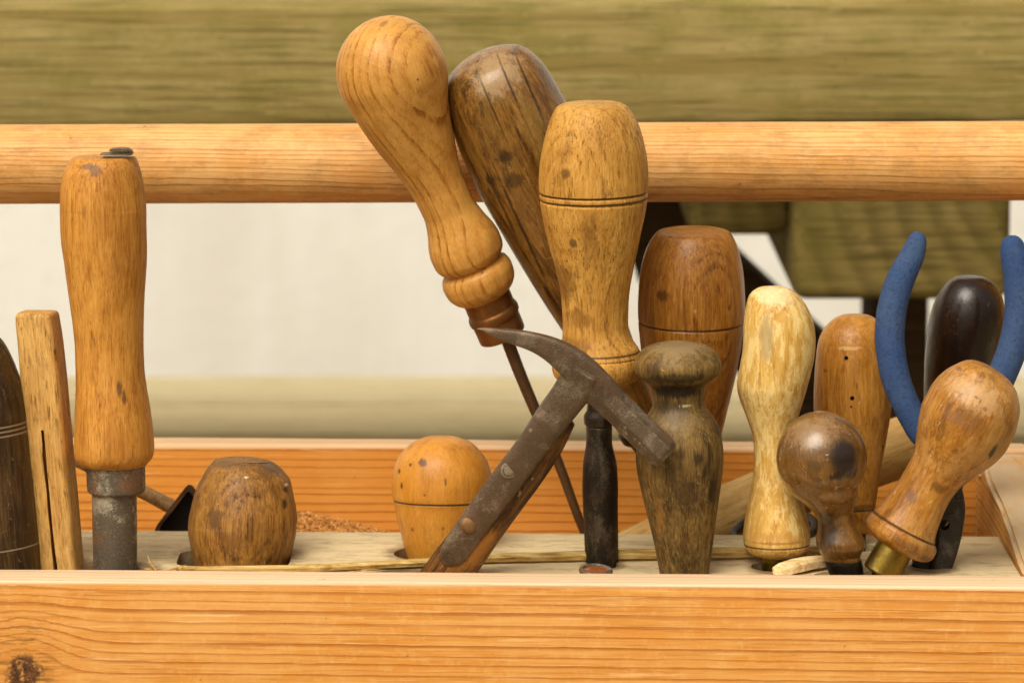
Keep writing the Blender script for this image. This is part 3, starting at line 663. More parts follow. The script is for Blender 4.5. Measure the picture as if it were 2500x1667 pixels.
# --- 4 barrel knob in the shelf, left of centre
s6, o6 = .4039, (350, 1000)
brl = LR([(520, 300, 700, 306), (440, 298, 770, 312), (425, 308, 800, 330), (392, 345, 850, 372), (360, 400, 884, 415), (328, 455, 898, 462), (308, 508, 908, 510), (285, 600, 925, 600), (274, 655, 930, 655), (270, 705, 928, 705),
          (272, 750, 924, 750), (280, 800, 913, 800), (290, 850, 902, 850), (300, 895, 889, 895), (306, 930, 880, 930), (330, 1010, 856, 1010)], s6, o6)
def barrelM(sp): return wood("barrel_wood", (90, 56, 22), (156, 106, 48), (188, 138, 74), ring=420, ring_str=.35, ring_off=(.004, -.045), fibre=.6, pores=.85, pore_col=(60, 36, 14), grime=(96, 68, 38), grime_amt=.45, grime_lo=.5,
                             seed=4, spots=sp, rough=.5, coat=.1, scratch=.3)
tool("barrel_knob", "brown barrel shaped wooden knob with a worn slanted top sitting in the shelf", "knob",
     [("knob", brl, barrelM, dict(rough=.012, spots=[(522, 1270, 24, 40, (84, 54, 26), .75, .8), (695, 1230, 11, 16, DK, .9, .6), (697, 1195, 9, 8, DK, .8, .6), (590, 1222, 7, 6, (90, 64, 50), .9, .5), (582, 1240, 8, 5, (90, 64, 50), .8, .5),
                                                      (570, 1325, 60, 30, (96, 60, 26), .5, 1.0), (670, 1140, 60, 22, (90, 66, 44), .8, .8), (601, 1165, 8, 5, (214, 196, 160), .9, .8), (700, 1182, 8, 4, (214, 196, 160), .8, .8), (560, 1135, 60, 14, (104, 80, 54), .6, .8)]))],
     (1120, .078, 1372, .0735))

# --- 5 domed boxwood knob with scribed line
dom = LR([(158, 1790, 1812), (163, 1720, 1880), (175, 1680, 1925), (200, 1625, 1985), (250, 1569, 2036), (300, 1534, 2074), (350, 1515, 2096), (400, 1504, 2108), (450, 1500, 2112), (500, 1501, 2111), (530, 1505, 2108), (545, 1509, 2104),
          (560, 1515, 2098), (650, 1530, 2080), (750, 1555, 2052), (820, 1573, 2032), (870, 1588, 2018), (960, 1615, 1990)], s6, o6)
def boxM(sp): return wood("boxwood", (172, 106, 30), (204, 138, 54), (218, 160, 80), ring=260, ring_str=.06, fibre=.22, pores=.15, grime=(150, 92, 38), grime_amt=.45, grime_lo=.5, seed=5, spots=sp, rough=.42, coat=.25, scratch=.3, bump=.15)
tool("domed_knob", "orange boxwood knob with a domed top and a scribed line, standing alone in the shelf", "knob",
     [("knob", dom, boxM, dict(grooves=[(1078, 1219, 2.6, 2.4)], spots=[(1032, 1130, 13, 11, (92, 66, 50), .9, .8), (1002, 1134, 6, 6, (80, 56, 40), .9, .5), (975, 1150, 5, 8, DK, .8, .6), (980, 1185, 4, 10, DK, .8, .6), (1088, 1175, 4, 12, (96, 60, 26), .8, .6),
        (1037, 1208, 5, 5, (96, 60, 26), .7, .5), (1007, 1292, 6, 7, (110, 64, 24), .7, .6), (1082, 1290, 5, 5, (110, 64, 24), .7, .6), (1180, 1250, 40, 40, (150, 90, 36), .3, 1)]))], (1060, .094, 1352, .091))

# --- 6 big pear handle with copper ferrule, leaning
s2, o2 = .5613, (780, 20)
A6, a6 = (312, 280), (.39, .92)
hb = AX(A6, a6, [(-238, 6), (-234, 50), (-222, 92), (-200, 134), (-165, 176), (-120, 209), (-60, 233), (0, 241), (95, 227), (190, 201, -12), (287, 175, -15), (376, 151, -11), (460, 131, -8), (556, 118, -5), (640, 117, -2), (715, 132), (780, 154), (822, 161), (862, 159),
                 (890, 146), (903, 130), (908, 126), (915, 136), (930, 153), (962, 161), (1000, 157), (1035, 138), (1056, 110), (1066, 80)], s2, o2)
fb = AX(A6, a6, [(1050, 100), (1056, 106), (1118, 106), (1126, 112), (1140, 115), (1156, 113), (1162, 107), (1175, 106), (1238, 104), (1244, 98), (1246, 40)], s2, o2)
rb_ = PATH([(1232, 812, 16), (1262, 893, 15), (1306, 999, 14), (1361, 1123, 12.5), (1415, 1270, 11), (1470, 1400, 10.5), (1700, 1945, 8)])
def oakM(sp): return wood("pear_oak", (168, 108, 44), (208, 146, 72), (222, 170, 98), ring=330, ring_str=.8, ring_off=(.03, -.028), skew=.02, fibre=.3, pores=.7, pore_col=(128, 78, 30), grime=(172, 118, 56), grime_amt=.35, grime_lo=.52, seed=6, spots=sp, rough=.42, coat=.2)
tool("bradawl", "big pale oak pear handled tool leaning on the rail, with copper ferrule and thin rod", "awl",
     [("handle", hb, oakM, dict(spots=[(935, 60, 12, 7, (140, 100, 60), .7, .6), (1020, 195, 5, 4, (96, 60, 26), .8, .5), (1042, 215, 40, 16, (170, 112, 52), .5, .9)], grooves=[])), ("ferrule", fb, copper, {}), ("rod", rb_, rod_steel, dict(step=20))], (60, .092, 1950, .150))

# --- 7 dark mottled long handle behind it
A7, a7 = (765, 345), (.407, .914)
hg = AX(A7, a7, [(-160, 8), (-157, 50), (-150, 88), (-138, 124), (-115, 172), (-85, 200), (-50, 218), (15, 238), (125, 252), (220, 258), (337, 258), (439, 250), (564, 236), (648, 226), (800, 203, -4), (951, 175, -12), (1082, 143, -21), (1191, 128, -22), (1400, 112, -20), (1585, 103, -20), (1600, 60, -20)], s2, o2)
cg = AX(A7, a7, [(1590, 80, -20), (1605, 110, -20), (1640, 104, -20), (1665, 80, -20), (1740, 60, -20)], s2, o2)
tg = AX(A7, a7, [(1700, 66, -20), (1800, 52, -18), (1950, 40, -16), (2900, 30)], s2, o2)
def mottM(sp): return wood("mottled_ash", (72, 42, 16), (122, 80, 34), (170, 120, 60), ring=165, ring_str=.55, ring_off=(.04, -.02), fibre=.5, pores=.55, pore_col=(52, 34, 16), grime=(46, 30, 12), grime_amt=.85, grime_scale=60, grime_lo=.5, seed=7, spots=sp,
                                    pale=(150, 112, 54), pale_amt=.4, rough=.32, coat=.6, coat_rough=.16, streak=.8)
tool("file_handle", "long dark mottled glossy handle leaning between the two pale handles", "handle",
     [("handle", hg, mottM, dict(spots=[(1232, 385, 26, 22, (60, 38, 18), .8, .8), (1195, 440, 14, 12, (60, 38, 18), .8, .7), (1255, 440, 26, 26, (64, 42, 20), .7, .8), (1215, 180, 80, 60, (176, 146, 106), .6, .8), (1262, 250, 4, 150, (36, 22, 10), .85, .5), (1312, 260, 4, 170, (36, 22, 10), .85, .5), (1200, 260, 3.5, 110, (44, 28, 12), .7, .5), (1215, 480, 5, 160, (40, 26, 12), .8, .6), (1275, 560, 5, 200, (36, 22, 10), .8, .6), (1150, 330, 5, 120, (150, 104, 40), .6, .7), (1255, 620, 7, 120, (158, 112, 44), .6, .7), (1300, 300, 40, 80, (166, 130, 70), .4, 1)])),
      ("collar", cg, black_iron, dict(rough=.08)), ("tang", tg, black_iron, dict(step=20))], (120, .104, 1950, .162))

# --- 8 oak handle with two scribed lines on a dark socket
h8 = LR([(1120, 413, 1265, 411), (1075, 414, 1300, 412), (1040, 426, 1332, 422), (1005, 482, 1376, 480), (985, 540, 1401, 540), (968, 610, 1418, 608), (957, 690, 1428, 686), (953, 760, 1431, 755), (957, 830, 1428, 824), (965, 890, 1419, 885), (980, 960, 1404, 955), (1000, 1040, 1388, 1035),
          (1020, 1110, 1372, 1105), (1035, 1170, 1360, 1166), (1048, 1230, 1350, 1228), (1054, 1300, 1344, 1298), (1057, 1380, 1342, 1378), (1056, 1425, 1352, 1420), (1052, 1460, 1372, 1455), (1046, 1490, 1390, 1480), (1024, 1520, 1402, 1512), (1010, 1560, 1410, 1550), (1022, 1600, 1398, 1595), (1065, 1625, 1365, 1620), (1130, 1640, 1300, 1640)], s2, o2)
s_3, o_3 = .42735, (900, 760)
k8 = LR([(385, 1262, 1372), (400, 1256, 1378), (470, 1252, 1384), (540, 1248, 1390), (566, 1246, 1392), (578, 1238, 1399), (600, 1228, 1402), (640, 1231, 1399), (655, 1240, 1392), (700, 1243, 1390), (750, 1242, 1391), (800, 1235, 1402), (850, 1226, 1414), (900, 1222, 1421), (1000, 1220, 1425), (1100, 1223, 1425), (1200, 1228, 1425), (1300, 1232, 1426), (1400, 1236, 1427), (1455, 1238, 1428), (1600, 1242, 1430)], s_3, o_3)
def oak2(sp): return wood("scribed_oak", (146, 94, 32), (200, 144, 66), (222, 172, 98), ring=520, ring_str=.45, ring_off=(-.022, -.030), skew=.03, fibre=.35, pores=1.0, pore_scale=.8, pore_col=(108, 66, 20), grime=(118, 74, 18), grime_amt=.6, grime_scale=110, grime_lo=.51, seed=8, spots=sp, rough=.55, coat=.08, bump=.7, streak=.75, flecks=.9)
tool("socket_chisel", "oak handled socket chisel with two scribed lines behind the hammer head", "chisel",
     [("handle", h8, oak2, dict(grooves=[(1318, 472, 4, 2.6), (1318, 487, 4, 2.6), (1335, 860, 2.6, 2.4)], spots=[(1380, 425, 15, 14, (112, 74, 30), .85, .9), (1398, 595, 13, 15, (84, 58, 26), .8, .8), (1556, 325, 6, 10, (110, 76, 40), .7, .7), (1530, 265, 9, 6, (120, 84, 44), .6, .6), (1350, 258, 40, 7, (140, 100, 56), .6, .8), (1375, 690, 46, 60, (112, 70, 22), .65, 1.0), (1410, 780, 40, 34, (120, 76, 24), .6, 1.0), (1330, 640, 18, 70, (126, 80, 26), .6, .9), (1440, 590, 26, 80, (132, 84, 30), .5, .9), (1390, 840, 70, 16, (104, 66, 26), .5, .9)])),
      ("socket", k8, dark_iron, dict(grooves=[(1462, 1040, 1.5, 2)]))], (250, .064, 1400, .0675))

# --- 9 rosewood handle
s4, o4 = .5929, (1500, 500)
h9 = LR([(106, 240, 420), (107, 200, 460), (112, 178, 474), (130, 160, 489), (155, 144, 501), (210, 122, 518), (280, 107, 530), (350, 99, 537), (420, 96, 539), (480, 98, 537), (540, 103, 530), (590, 108, 523), (660, 120, 508), (760, 142, 487), (840, 160, 467), (935, 185, 443), (1100, 220, 400), (1230, 245, 372), (1245, 280, 340)], s4, o4)
f9 = LR([(1235, 262, 356), (1300, 266, 352), (1500, 272, 346)], s4, o4)
def roseM(sp): return wood("rosewood", (112, 64, 18), (156, 100, 38), (188, 132, 62), ring=700, ring_str=.35, fibre=.5, pores=.8, pore_col=(82, 42, 14), grime=(104, 60, 26), grime_amt=.3, seed=9, spots=sp, rough=.36, coat=.3)
tool("mortise_chisel", "reddish brown hardwood handle with one scribed line behind the dark bottle shaped tool", "chisel",
     [("handle", h9, roseM, dict(grooves=[(1688, 785, 3.2, 2.4)], spots=[(1620, 722, 16, 18, (72, 44, 20), .8, .9), (1780, 752, 5, 8, (80, 46, 20), .7, .6), (1740, 885, 30, 18, (110, 64, 26), .5, 1)])), ("ferrule", f9, black_iron, {})], (560, .092, 1340, .098))

# --- 10 dark bottle-shaped knobbed tool, front
h10 = LR([(568, 235, 290), (569, 200, 330), (578, 155, 374), (600, 112, 413), (630, 88, 434), (655, 80, 441), (685, 84, 436), (708, 98, 414), (728, 126, 388), (742, 146, 375), (755, 154, 371), (775, 156, 371), (800, 158, 366), (825, 156, 374), (850, 145, 392), (900, 116, 425), (940, 100, 440), (980, 91, 447),
           (1030, 88, 450), (1080, 91, 448), (1150, 104, 440), (1250, 128, 425), (1350, 153, 411), (1450, 174, 398), (1520, 187, 388), (1640, 205, 372)], s4, o4)
def botM(sp): return wood("blackened_wood", (60, 42, 18), (114, 84, 42), (158, 128, 78), ring=480, ring_str=.2, fibre=.6, pores=.6, pore_col=(40, 26, 12), grime=(52, 36, 18), grime_amt=.65, grime_scale=55, grime_lo=.48, streak=.8, seed=10, spots=sp, rough=.55, coat=.08, scratch=.35, pale=(160, 130, 84), pale_amt=.25)
tool("knobbed_handle", "dark bottle shaped wooden tool with a flattened knob, in front behind the hammer face", "handle",
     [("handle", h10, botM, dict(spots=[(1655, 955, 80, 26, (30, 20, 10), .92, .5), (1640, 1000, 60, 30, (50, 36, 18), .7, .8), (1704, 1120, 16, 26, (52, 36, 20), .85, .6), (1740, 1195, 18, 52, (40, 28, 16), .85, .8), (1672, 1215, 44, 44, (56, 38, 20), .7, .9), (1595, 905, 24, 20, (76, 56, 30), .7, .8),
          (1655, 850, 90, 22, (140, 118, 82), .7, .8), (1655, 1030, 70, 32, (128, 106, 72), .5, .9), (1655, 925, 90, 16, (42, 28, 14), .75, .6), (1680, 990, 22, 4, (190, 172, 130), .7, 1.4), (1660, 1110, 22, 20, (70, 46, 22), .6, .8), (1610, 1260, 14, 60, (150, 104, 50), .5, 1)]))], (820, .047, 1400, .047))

# --- 11 worn white and yellow handle, brass ferrule
h11 = LR([(337, 630, 680), (340, 600, 705), (352, 575, 732), (372, 556, 758), (400, 546, 781), (450, 537, 808), (500, 533, 823), (545, 532, 828), (600, 527, 827), (650, 519, 820), (700, 510, 808), (750, 505, 794), (800, 516, 779), (850, 535, 764), (900, 553, 750), (940, 566, 744), (990, 573, 742), (1040, 574, 742), (1100, 571, 747),
           (1170, 561, 760), (1250, 545, 784), (1320, 533, 802), (1370, 529, 808), (1395, 532, 804), (1420, 546, 790), (1440, 572, 764), (1452, 610, 726)], s4, o4)
f11 = LR([(1445, 606, 718), (1455, 606, 717), (1488, 607, 714), (1600, 612, 708)], s4, o4)
def wornM(sp): return wood("worn_paint", (184, 130, 54), (216, 170, 92), (232, 200, 138), ring=330, ring_str=.3, fibre=.4, pores=.45, pore_col=(150, 92, 30), grime=(186, 132, 46), grime_amt=.5, grime_scale=70, pale=(240, 216, 166), pale_amt=.68, pale_scale=270, seed=11, spots=sp, rough=.55, coat=.1, scratch=.2)
tool("gouge", "worn handle with flaking cream paint over yellow wood and a brass ferrule", "gouge",
     [("handle", h11, wornM, dict(spots=[(1872, 830, 20, 70, (176, 152, 106), .8, .8), (1890, 720, 60, 30, (246, 226, 184), .5, 1), (1890, 1327, 80, 5, (150, 100, 44), .7, .7), (1890, 1315, 80, 16, (180, 126, 62), .5, 1.0)], grooves=[(1896, 1327, 1.2, 2)])), ("ferrule", f11, brass, {})], (700, .066, 1385, .0635))

# --- 12 ball-topped tool in front
s5, o5 = .5931, (1850, 500)
ballrows = [(850, 240, 284)] + [(1040 - 187 * math.cos(f), 262 - 187 * math.sin(f), 262 + 187 * math.sin(f)) for f in np.radians([14, 22, 32, 44, 58, 74, 90, 104, 116, 126])]
h12 = LR(ballrows + [(1180, 130, 412), (1215, 172, 403), (1245, 208, 396), (1270, 234, 392), (1300, 245, 396), (1330, 246, 408), (1355, 243, 426), (1380, 239, 440), (1400, 241, 442), (1420, 250, 434), (1440, 262, 424), (1458, 272, 424), (1464, 290, 420)], s5, o5)
t12 = LR([(1452, 278, 422), (1466, 276, 428), (1525, 297, 437), (1640, 330, 452)], s5, o5)
def ballM(sp): return wood("polished_ball", (82, 52, 20), (126, 86, 42), (154, 114, 66), ring=300, ring_str=.15, fibre=.35, pores=.3, grime=(92, 62, 28), grime_amt=.5, grime_scale=50, seed=12, spots=sp, rough=.33, coat=1.1, coat_rough=.15, scratch=.5, bump=.12)
tool("ball_handle", "glossy brown ball topped handle with a black stain, standing in front", "handle",
     [("handle", h12, ballM, dict(spots=[(2064, 1116, 52, 60, (36, 22, 16), .97, .22), (2050, 1160, 36, 14, (36, 18, 10), .9, .7), (2078, 1150, 20, 26, (40, 24, 16), .9, .6), (1993, 1135, 22, 16, (78, 58, 32), .7, 1), (1995, 1172, 14, 10, (70, 52, 28), .7, .8), (1930, 1105, 20, 14, (96, 72, 48), .6, .8),
         (1980, 1060, 80, 40, (166, 136, 100), .45, .9), (2020, 1290, 30, 60, (40, 26, 14), .85, .7), (2010, 1330, 50, 26, (50, 36, 24), .7, .7)])), ("tip", t12, black_iron, dict(rough=.04))], (1000, .046, 1400, .049))

# --- 13 beech handle with two drilled holes
h13 = LR([(451, 380, 425), (453, 355, 452), (465, 322, 480), (485, 296, 502), (520, 267, 522), (560, 250, 535), (620, 240, 545), (700, 234, 550), (780, 231, 551), (840, 231, 549), (870, 232, 546), (935, 240, 535), (1020, 256, 520), (1100, 275, 505), (1200, 305, 490), (1300, 335, 472), (1345, 350, 458), (1352, 370, 440)], s5, o5)
f13 = LR([(1345, 378, 446), (1390, 380, 444), (1560, 384, 440)], s5, o5)
def holM(sp): return wood("drilled_beech", (138, 82, 24), (180, 120, 46), (204, 150, 76), ring=420, ring_str=.3, ring_off=(.015, -.04), fibre=.5, pores=.85, pore_col=(110, 60, 20), grime=(126, 78, 30), grime_amt=.35, seed=13, spots=sp, rough=.4, coat=.25)
rt, ob, Yf, M = tool("firmer_chisel", "brown beech handle with two small drilled holes beside the blue pliers grip", "chisel",
     [("handle", h13, holM, dict(grooves=[(2100, 1240, 1.4, 2.5)], spots=[(2080, 850, 40, 5, (214, 176, 120), .5, 1.2), (2106, 1239, 60, 9, (84, 50, 20), .7, .6), (1905 + 110, 905, 8, 6, (96, 56, 22), .7, .6)])), ("ferrule", f13, black_iron, {})], (760, .106, 1340, .103))
def drill(px, py, r, Y0=.04, depth=.012):
    bv = BVHTree.FromObject(ob[0], bpy.context.evaluated_depsgraph_get())
    wv = [ob[0].matrix_world @ v.co for v in ob[0].data.vertices]; bv = BVHTree.FromPolygons(wv, [tuple(p.vertices) for p in ob[0].data.polygons])
    h = bv.ray_cast(CAM, ray(px, py).normalized())[0]; d = ray(px, py).normalized()
    return cyl(h - d * .004, h + d * depth, r / F * 1.55, seg=20, n=1, rough=0)
carve(ob[0], [drill(2066, 874, 5.2), drill(2080.5, 972, 5.2), drill(2078, 993, 2.6, depth=.006), drill(2156, 1090, 2.4, depth=.006)])

# --- 14 pliers with blue dipped grips
gl = [(664, 112, 12), (662, 118, 24), (660, 130, 33), (656, 150, 40), (640, 200, 49), (598, 285, 57), (565, 375, 60), (548, 460, 62), (543, 540, 61.5), (551, 630, 61), (570, 720, 60), (600, 800, 58), (640, 880, 56), (676, 950, 50), (690, 972, 40)]
gr = [(1047, 126, 14), (1047, 131, 26), (1047, 143, 38), (1048, 165, 48), (1060, 230, 59), (1075, 330, 61), (1078, 420, 62), (1068, 510, 62), (1045, 600, 61), (1010, 690, 60), (965, 790, 58), (915, 880, 56), (870, 955, 50), (850, 985, 40)]
blueM = (lambda: (lambda g: g.done(spots_into(g, g.mix(g.math('MULTIPLY', g.ss(g.noise(g.tc, 700, 6, .75), .48, .66), .75), g.mix(g.ss(g.noise(g.tc, 60, 5, .65), .38, .66), lin((46, 72, 116)), lin((60, 82, 118))), lin((36, 48, 80))), [], g.tc),
         0.7, g.bump(g.noise(g.tc, 1300, 4, .75), .0006, .9), spec=.3))(G("blue_grip")))()
prt = empty("pliers", frame(P(2270, 1440, .064), P(2330, 560, .084))); tag(prt, "pliers with blue dipped grips standing jaws down in the shelf", "pliers")
Yp = lambda py: .084 + (.064 - .084) * (py - 560) / (1385 - 560)
jawM = metal("pliers_steel", (56, 48, 38), (130, 120, 100), (76, 58, 36), rust_amt=.4, worn_amt=.45, scale=110, seed=21, rough=.5)
child("grip", loft(PATH(gl, s5, o5), Yp, rough=.012, seed=2), blueM, prt)
child("grip", loft(PATH(gr, s5, o5), Yp, rough=.012, seed=5), blueM, prt)
s7, o7 = .2742, (2200, 1000)
lever_r = PATH([(680, 955, 34, 30), (720, 1040, 44, 30), (750, 1120, 62, 30), (775, 1200, 72, 30), (788, 1270, 66, 30), (786, 1340, 56, 30), (776, 1420, 46, 30), (756, 1500, 40, 28), (745, 1600, 34, 24)], s5, o5)
lever_l = PATH([(858, 965, 34, 30), (830, 1050, 40, 30), (800, 1130, 50, 30), (760, 1220, 60, 30), (720, 1300, 54, 30), (690, 1380, 46, 30), (678, 1450, 42, 28), (676, 1500, 40, 28), (680, 1600, 34, 24)], s5, o5)
jr = child("jaw", loft(lever_r, lambda y: Yp(y) - .0025, power=5, seg=40, rough=.01), jawM, prt)
child("jaw", loft(lever_l, lambda y: Yp(y) + .0035, power=5, seg=40, rough=.01), jawM, prt)
hc = P(o5[0] + s5 * 762, o5[1] + s5 * 1304, Yp(1273)); carve(jr, [cyl(hc - Vector((0, .03, 0)), hc + Vector((0, .03, 0)), 13 / F * 1.52, seg=28, n=1, rough=0)])
pv = P(o5[0] + s5 * 770, o5[1] + s5 * 1215, Yp(1220)); child("pivot", cyl(pv - Vector((0, .0085, 0)), pv + Vector((0, .008, 0)), .0036, seg=28, n=1, rough=0), jawM, prt)

# --- 15 black ebony handle
h15 = LR([(296, 858, 902), (299, 830, 925), (310, 800, 950), (332, 773, 978), (370, 745, 1003), (420, 722, 1016), (470, 708, 1021), (530, 697, 1019), (600, 689, 1011), (700, 684, 990), (800, 683, 965), (900, 684, 935), (1000, 688, 900), (1080, 692, 868), (1110, 710, 840)], s5, o5)
f15 = LR([(1095, 718, 830), (1180, 720, 815), (1200, 735, 800)], s5, o5)
t15 = LR([(1195, 748, 786), (1400, 735, 765), (2300, 700, 725)], s5, o5)
ebM = wood("ebony", (22, 10, 7), (36, 18, 12), (54, 30, 20), ring=500, ring_str=.1, fibre=.3, pores=.2, pore_col=(12, 6, 4), grime=(16, 8, 5), grime_amt=.3, seed=15, rough=.32, coat=.9, coat_rough=.24, scratch=.12, bump=.1, flecks=0)
tool("turnscrew", "glossy black ebony handle between the two blue grips", "screwdriver",
     [("handle", h15, ebM, {}), ("ferrule", f15, brass, {}), ("blade", t15, black_iron, dict(step=20))], (670, .118, 1900, .150))

# --- 16 pear handle with collar and brass ferrule, front right
A16, a16 = (880, 850), (-.483, .875)
h16 = AX(A16, a16, [(-200, 8, -20), (-198, 40, -18), (-190, 78, -14), (-173, 112, -8), (-136, 148, -2), (-100, 172), (-50, 189), (0, 197, 3), (60, 197, 4), (128, 182, 7), (196, 154, 4), (256, 129, 0), (309, 115, -8), (376, 111, -12), (462, 119, -13), (525, 132, -12), (548, 141, -10), (556, 146, -8), (575, 156, -5), (600, 157, -5), (622, 147, -4), (640, 116, -3), (648, 80, -3)], s5, o5)
f16 = AX(A16, a16, [(636, 72, -5), (642, 77, -5), (760, 78, -5), (768, 72, -5), (768, 40, -5)], s5, o5)
t16 = AX(A16, a16, [(762, 24, -14), (860, 24, -14), (960, 18, -14)], s5, o5)
def pearM(sp): return wood("stamped_pear", (126, 72, 18), (172, 112, 40), (204, 152, 80), ring=260, ring_str=.1, fibre=.4, pores=.35, pore_col=(96, 54, 18), grime=(96, 56, 20), grime_amt=.6, grime_scale=60, grime_lo=.5, pale=(208, 166, 112), pale_amt=.3, pale_scale=60, seed=16, spots=sp, rough=.4, coat=.3, scratch=.6, bump=.3)
tool("carving_gouge", "brown pear shaped handle with a bulging collar and brass ferrule, leaning right in front", "gouge",
     [("handle", h16, pearM, dict(grooves=[(2208, 1288, 3.0, 2.6)], spots=[(2342, 901, 10, 6, (84, 58, 36), .85, .7), (2424, 1102, 8, 24, (46, 32, 20), .95, .4), (2225, 1212, 20, 16, (96, 70, 50), .6, 1), (2290, 1190, 30, 16, (70, 40, 16), .6, 1), (2380, 960, 90, 46, (212, 172, 122), .5, .9), (2360, 1030, 60, 26, (120, 80, 42), .5, 1.2),
         (2210, 1330, 60, 14, (80, 48, 22), .5, 1.0), (2260, 1365, 30, 12, (56, 32, 16), .6, .9)] + [(2318, 992, 4, 10, (104, 72, 40), .8, .8), (2330, 985, 8, 3, (104, 72, 40), .7, .8), (2337, 1000, 3, 9, (104, 72, 40), .8, .8), (2348, 1002, 7, 4, (104, 72, 40), .7, .9), (2384, 970, 9, 3, (100, 70, 40), .7, .8), (2393, 980, 3, 9, (100, 70, 40), .7, .8), (2405, 998, 7, 7, (104, 74, 44), .6, .9), (2372, 1004, 8, 5, (108, 78, 48), .6, .9)])),
      ("ferrule", f16, brass, {}), ("rod", t16, black_iron, {})], (880, .050, 1400, .046))

# --- 17 strapped claw hammer, leaning against the dark tool
ham = empty("claw_hammer", frame(P(1000, 1470, .046), P(1420, 960, .022)))
tag(ham, "small rusty iron claw hammer with riveted straps on its wooden handle, head upward", "hammer")
Yh = lambda py: .0215 + (.045 - .0215) * max(py - 930, -160) / (1397 - 930)
hs, ho = s_3, o_3
claw = PATH([(612, 99, 2, 8), (650, 102, 9, 16), (690, 112, 19, 26), (750, 128, 31, 34), (850, 150, 45, 40), (950, 178, 55, 44), (1050, 222, 71, 52), (1120, 267, 84, 60), (1200, 330, 95, 72), (1290, 418, 97, 84), (1370, 498, 92, 84), (1440, 568, 70, 70)], hs, ho)
poll_c = [(1215, 344), (1250, 378), (1300, 428), (1400, 528), (1500, 628), (1590, 718), (1676, 800), (1702, 825)]
poll_h = [60, 84, 95, 96, 96, 96, 98, 80]
oct_ = rotsec([(math.cos(math.radians(22.5 + 45 * k)), math.sin(math.radians(22.5 + 45 * k))) for k in range(8)], 7)
poll = PATH([(x, y, h, h * 1.02) for (x, y), h in zip(poll_c, poll_h)], hs, ho)
neck = PATH([(1240, 325, 84, 82), (1185, 420, 108, 88), (1130, 500, 101, 90), (1065, 585, 97, 92), (985, 700, 93, 94), (930, 780, 86, 88), (900, 825, 78, 60)], hs, ho)
strap = PATH([(1110, 530, 92, 44), (1010, 665, 92, 44), (900, 812, 90, 42), (760, 1000, 90, 42), (640, 1160, 88, 40), (540, 1300, 86, 38), (480, 1385, 78, 36), (455, 1422, 58, 26), (442, 1442, 34, 20), (438, 1448, 10, 12)], hs, ho)
th = math.radians(8)
hv = merge(loft(claw, lambda y: Yh(y), seg=40, power=4.5, step=4), loft(poll, lambda y: Yh(y) + .004 - (y - 900) / F * 1.47 * math.tan(math.radians(20)), section=oct_, step=4, linear=True),
           loft(neck, lambda y: Yh(y), seg=40, power=4.5, step=4), loft(strap, lambda y: Yh(y) - .0050 * min(1, max(0, (y - 975) / 60)), seg=40, power=2.5, step=4))
ironM = metal("forged_iron", (108, 86, 64), (178, 160, 134), (116, 80, 50), rust_amt=.55, worn_amt=.5, scale=120, rough=.42, metallic=.5, seed=31, bump=.9, edge=.7)
head = child("head", hv, ironM, ham, sharp=0)
m = head.modifiers.new("weld", 'REMESH'); m.mode = 'VOXEL'; m.voxel_size = .00042; m.use_smooth_shade = True
m = head.modifiers.new("soft", 'SMOOTH'); m.factor = .5; m.iterations = 7
bake(head); head.data.shade_smooth()
han = PATH([(1120, 610, 70, 50), (1020, 740, 104, 70), (930, 850, 120, 88), (840, 970, 124, 92), (740, 1105, 124, 92), (640, 1240, 126, 94), (560, 1350, 130, 96), (465, 1480, 134, 106), (330, 1665, 136, 106)], hs, ho)
hanM = lambda sp: wood("hammer_handle", (58, 34, 14), (112, 70, 28), (168, 112, 50), ring=320, ring_str=.5, ring_off=(.02, -.02), fibre=.45, pores=.5, pore_col=(90, 48, 18), grime=(48, 32, 18), grime_amt=.85, grime_scale=38, grime_lo=.44, seed=17, rough=.5, coat=.1, spots=sp)  # grime and tones deepened to paint in the shaded side beside the strap
hvf = loft(han, lambda y: Yh(y) + .0005, rough=.01, seed=3, power=2.3); hbv = BVHTree.FromPolygons(*hvf); hsp = []
for px_, py_, rx_, rz_, c_, s_st, rg_ in ((1170, 1345, 24, 90, (168, 110, 46), .7, .6), (1018, 1390, 30, 40, (40, 26, 14), .8, .5), (1150, 1150, 9, 160, (34, 22, 12), .8, .4)):
    hh = hbv.ray_cast(CAM, ray(px_, py_).normalized())[0]
    if hh is not None: hsp.append((ham.matrix_world.inverted() @ hh, (rx_ * 1.45e-4, rx_ * 4e-4, rz_ * 1.45e-4), c_, s_st, rg_))
child("handle", hvf, hanM(hsp), ham)
def rivet(px, py, r, dome, mat, name="rivet"):
    c = P(px, py, Yh(py) - .0074); n = (CAM - c).normalized() * .1 + Vector((0, -1, 0)) * .9; n.normalize(); u = Vector((1, 0, 0)); u = (u - n * u.dot(n)).normalized(); w = n.cross(u)
    rr = r / F * 1.47; V, Fc = [], []; R = [(0, dome), (.35, dome * .95), (.65, dome * .75), (.88, dome * .4), (1, 0), (1, -.0012)]
    for k, (q, hgt) in enumerate(R):
        for j in range(28):
            f = 2 * math.pi * j / 28; kk = 1 + .04 * noise.noise(Vector((math.cos(f) * 2 + px, math.sin(f) * 2, q * 3)))
            V.append(c + u * (math.cos(f) * rr * q * kk) + w * (math.sin(f) * rr * q * kk) + n * hgt)
    for k in range(len(R) - 1):
        for j in range(28): Fc.append((k * 28 + j, k * 28 + (j + 1) % 28, (k + 1) * 28 + (j + 1) % 28, (k + 1) * 28 + j))
    return child(name, (V, Fc), mat, ham)
rivet(900 + hs * 800, 760 + hs * 908, 20, .0004, ironM)
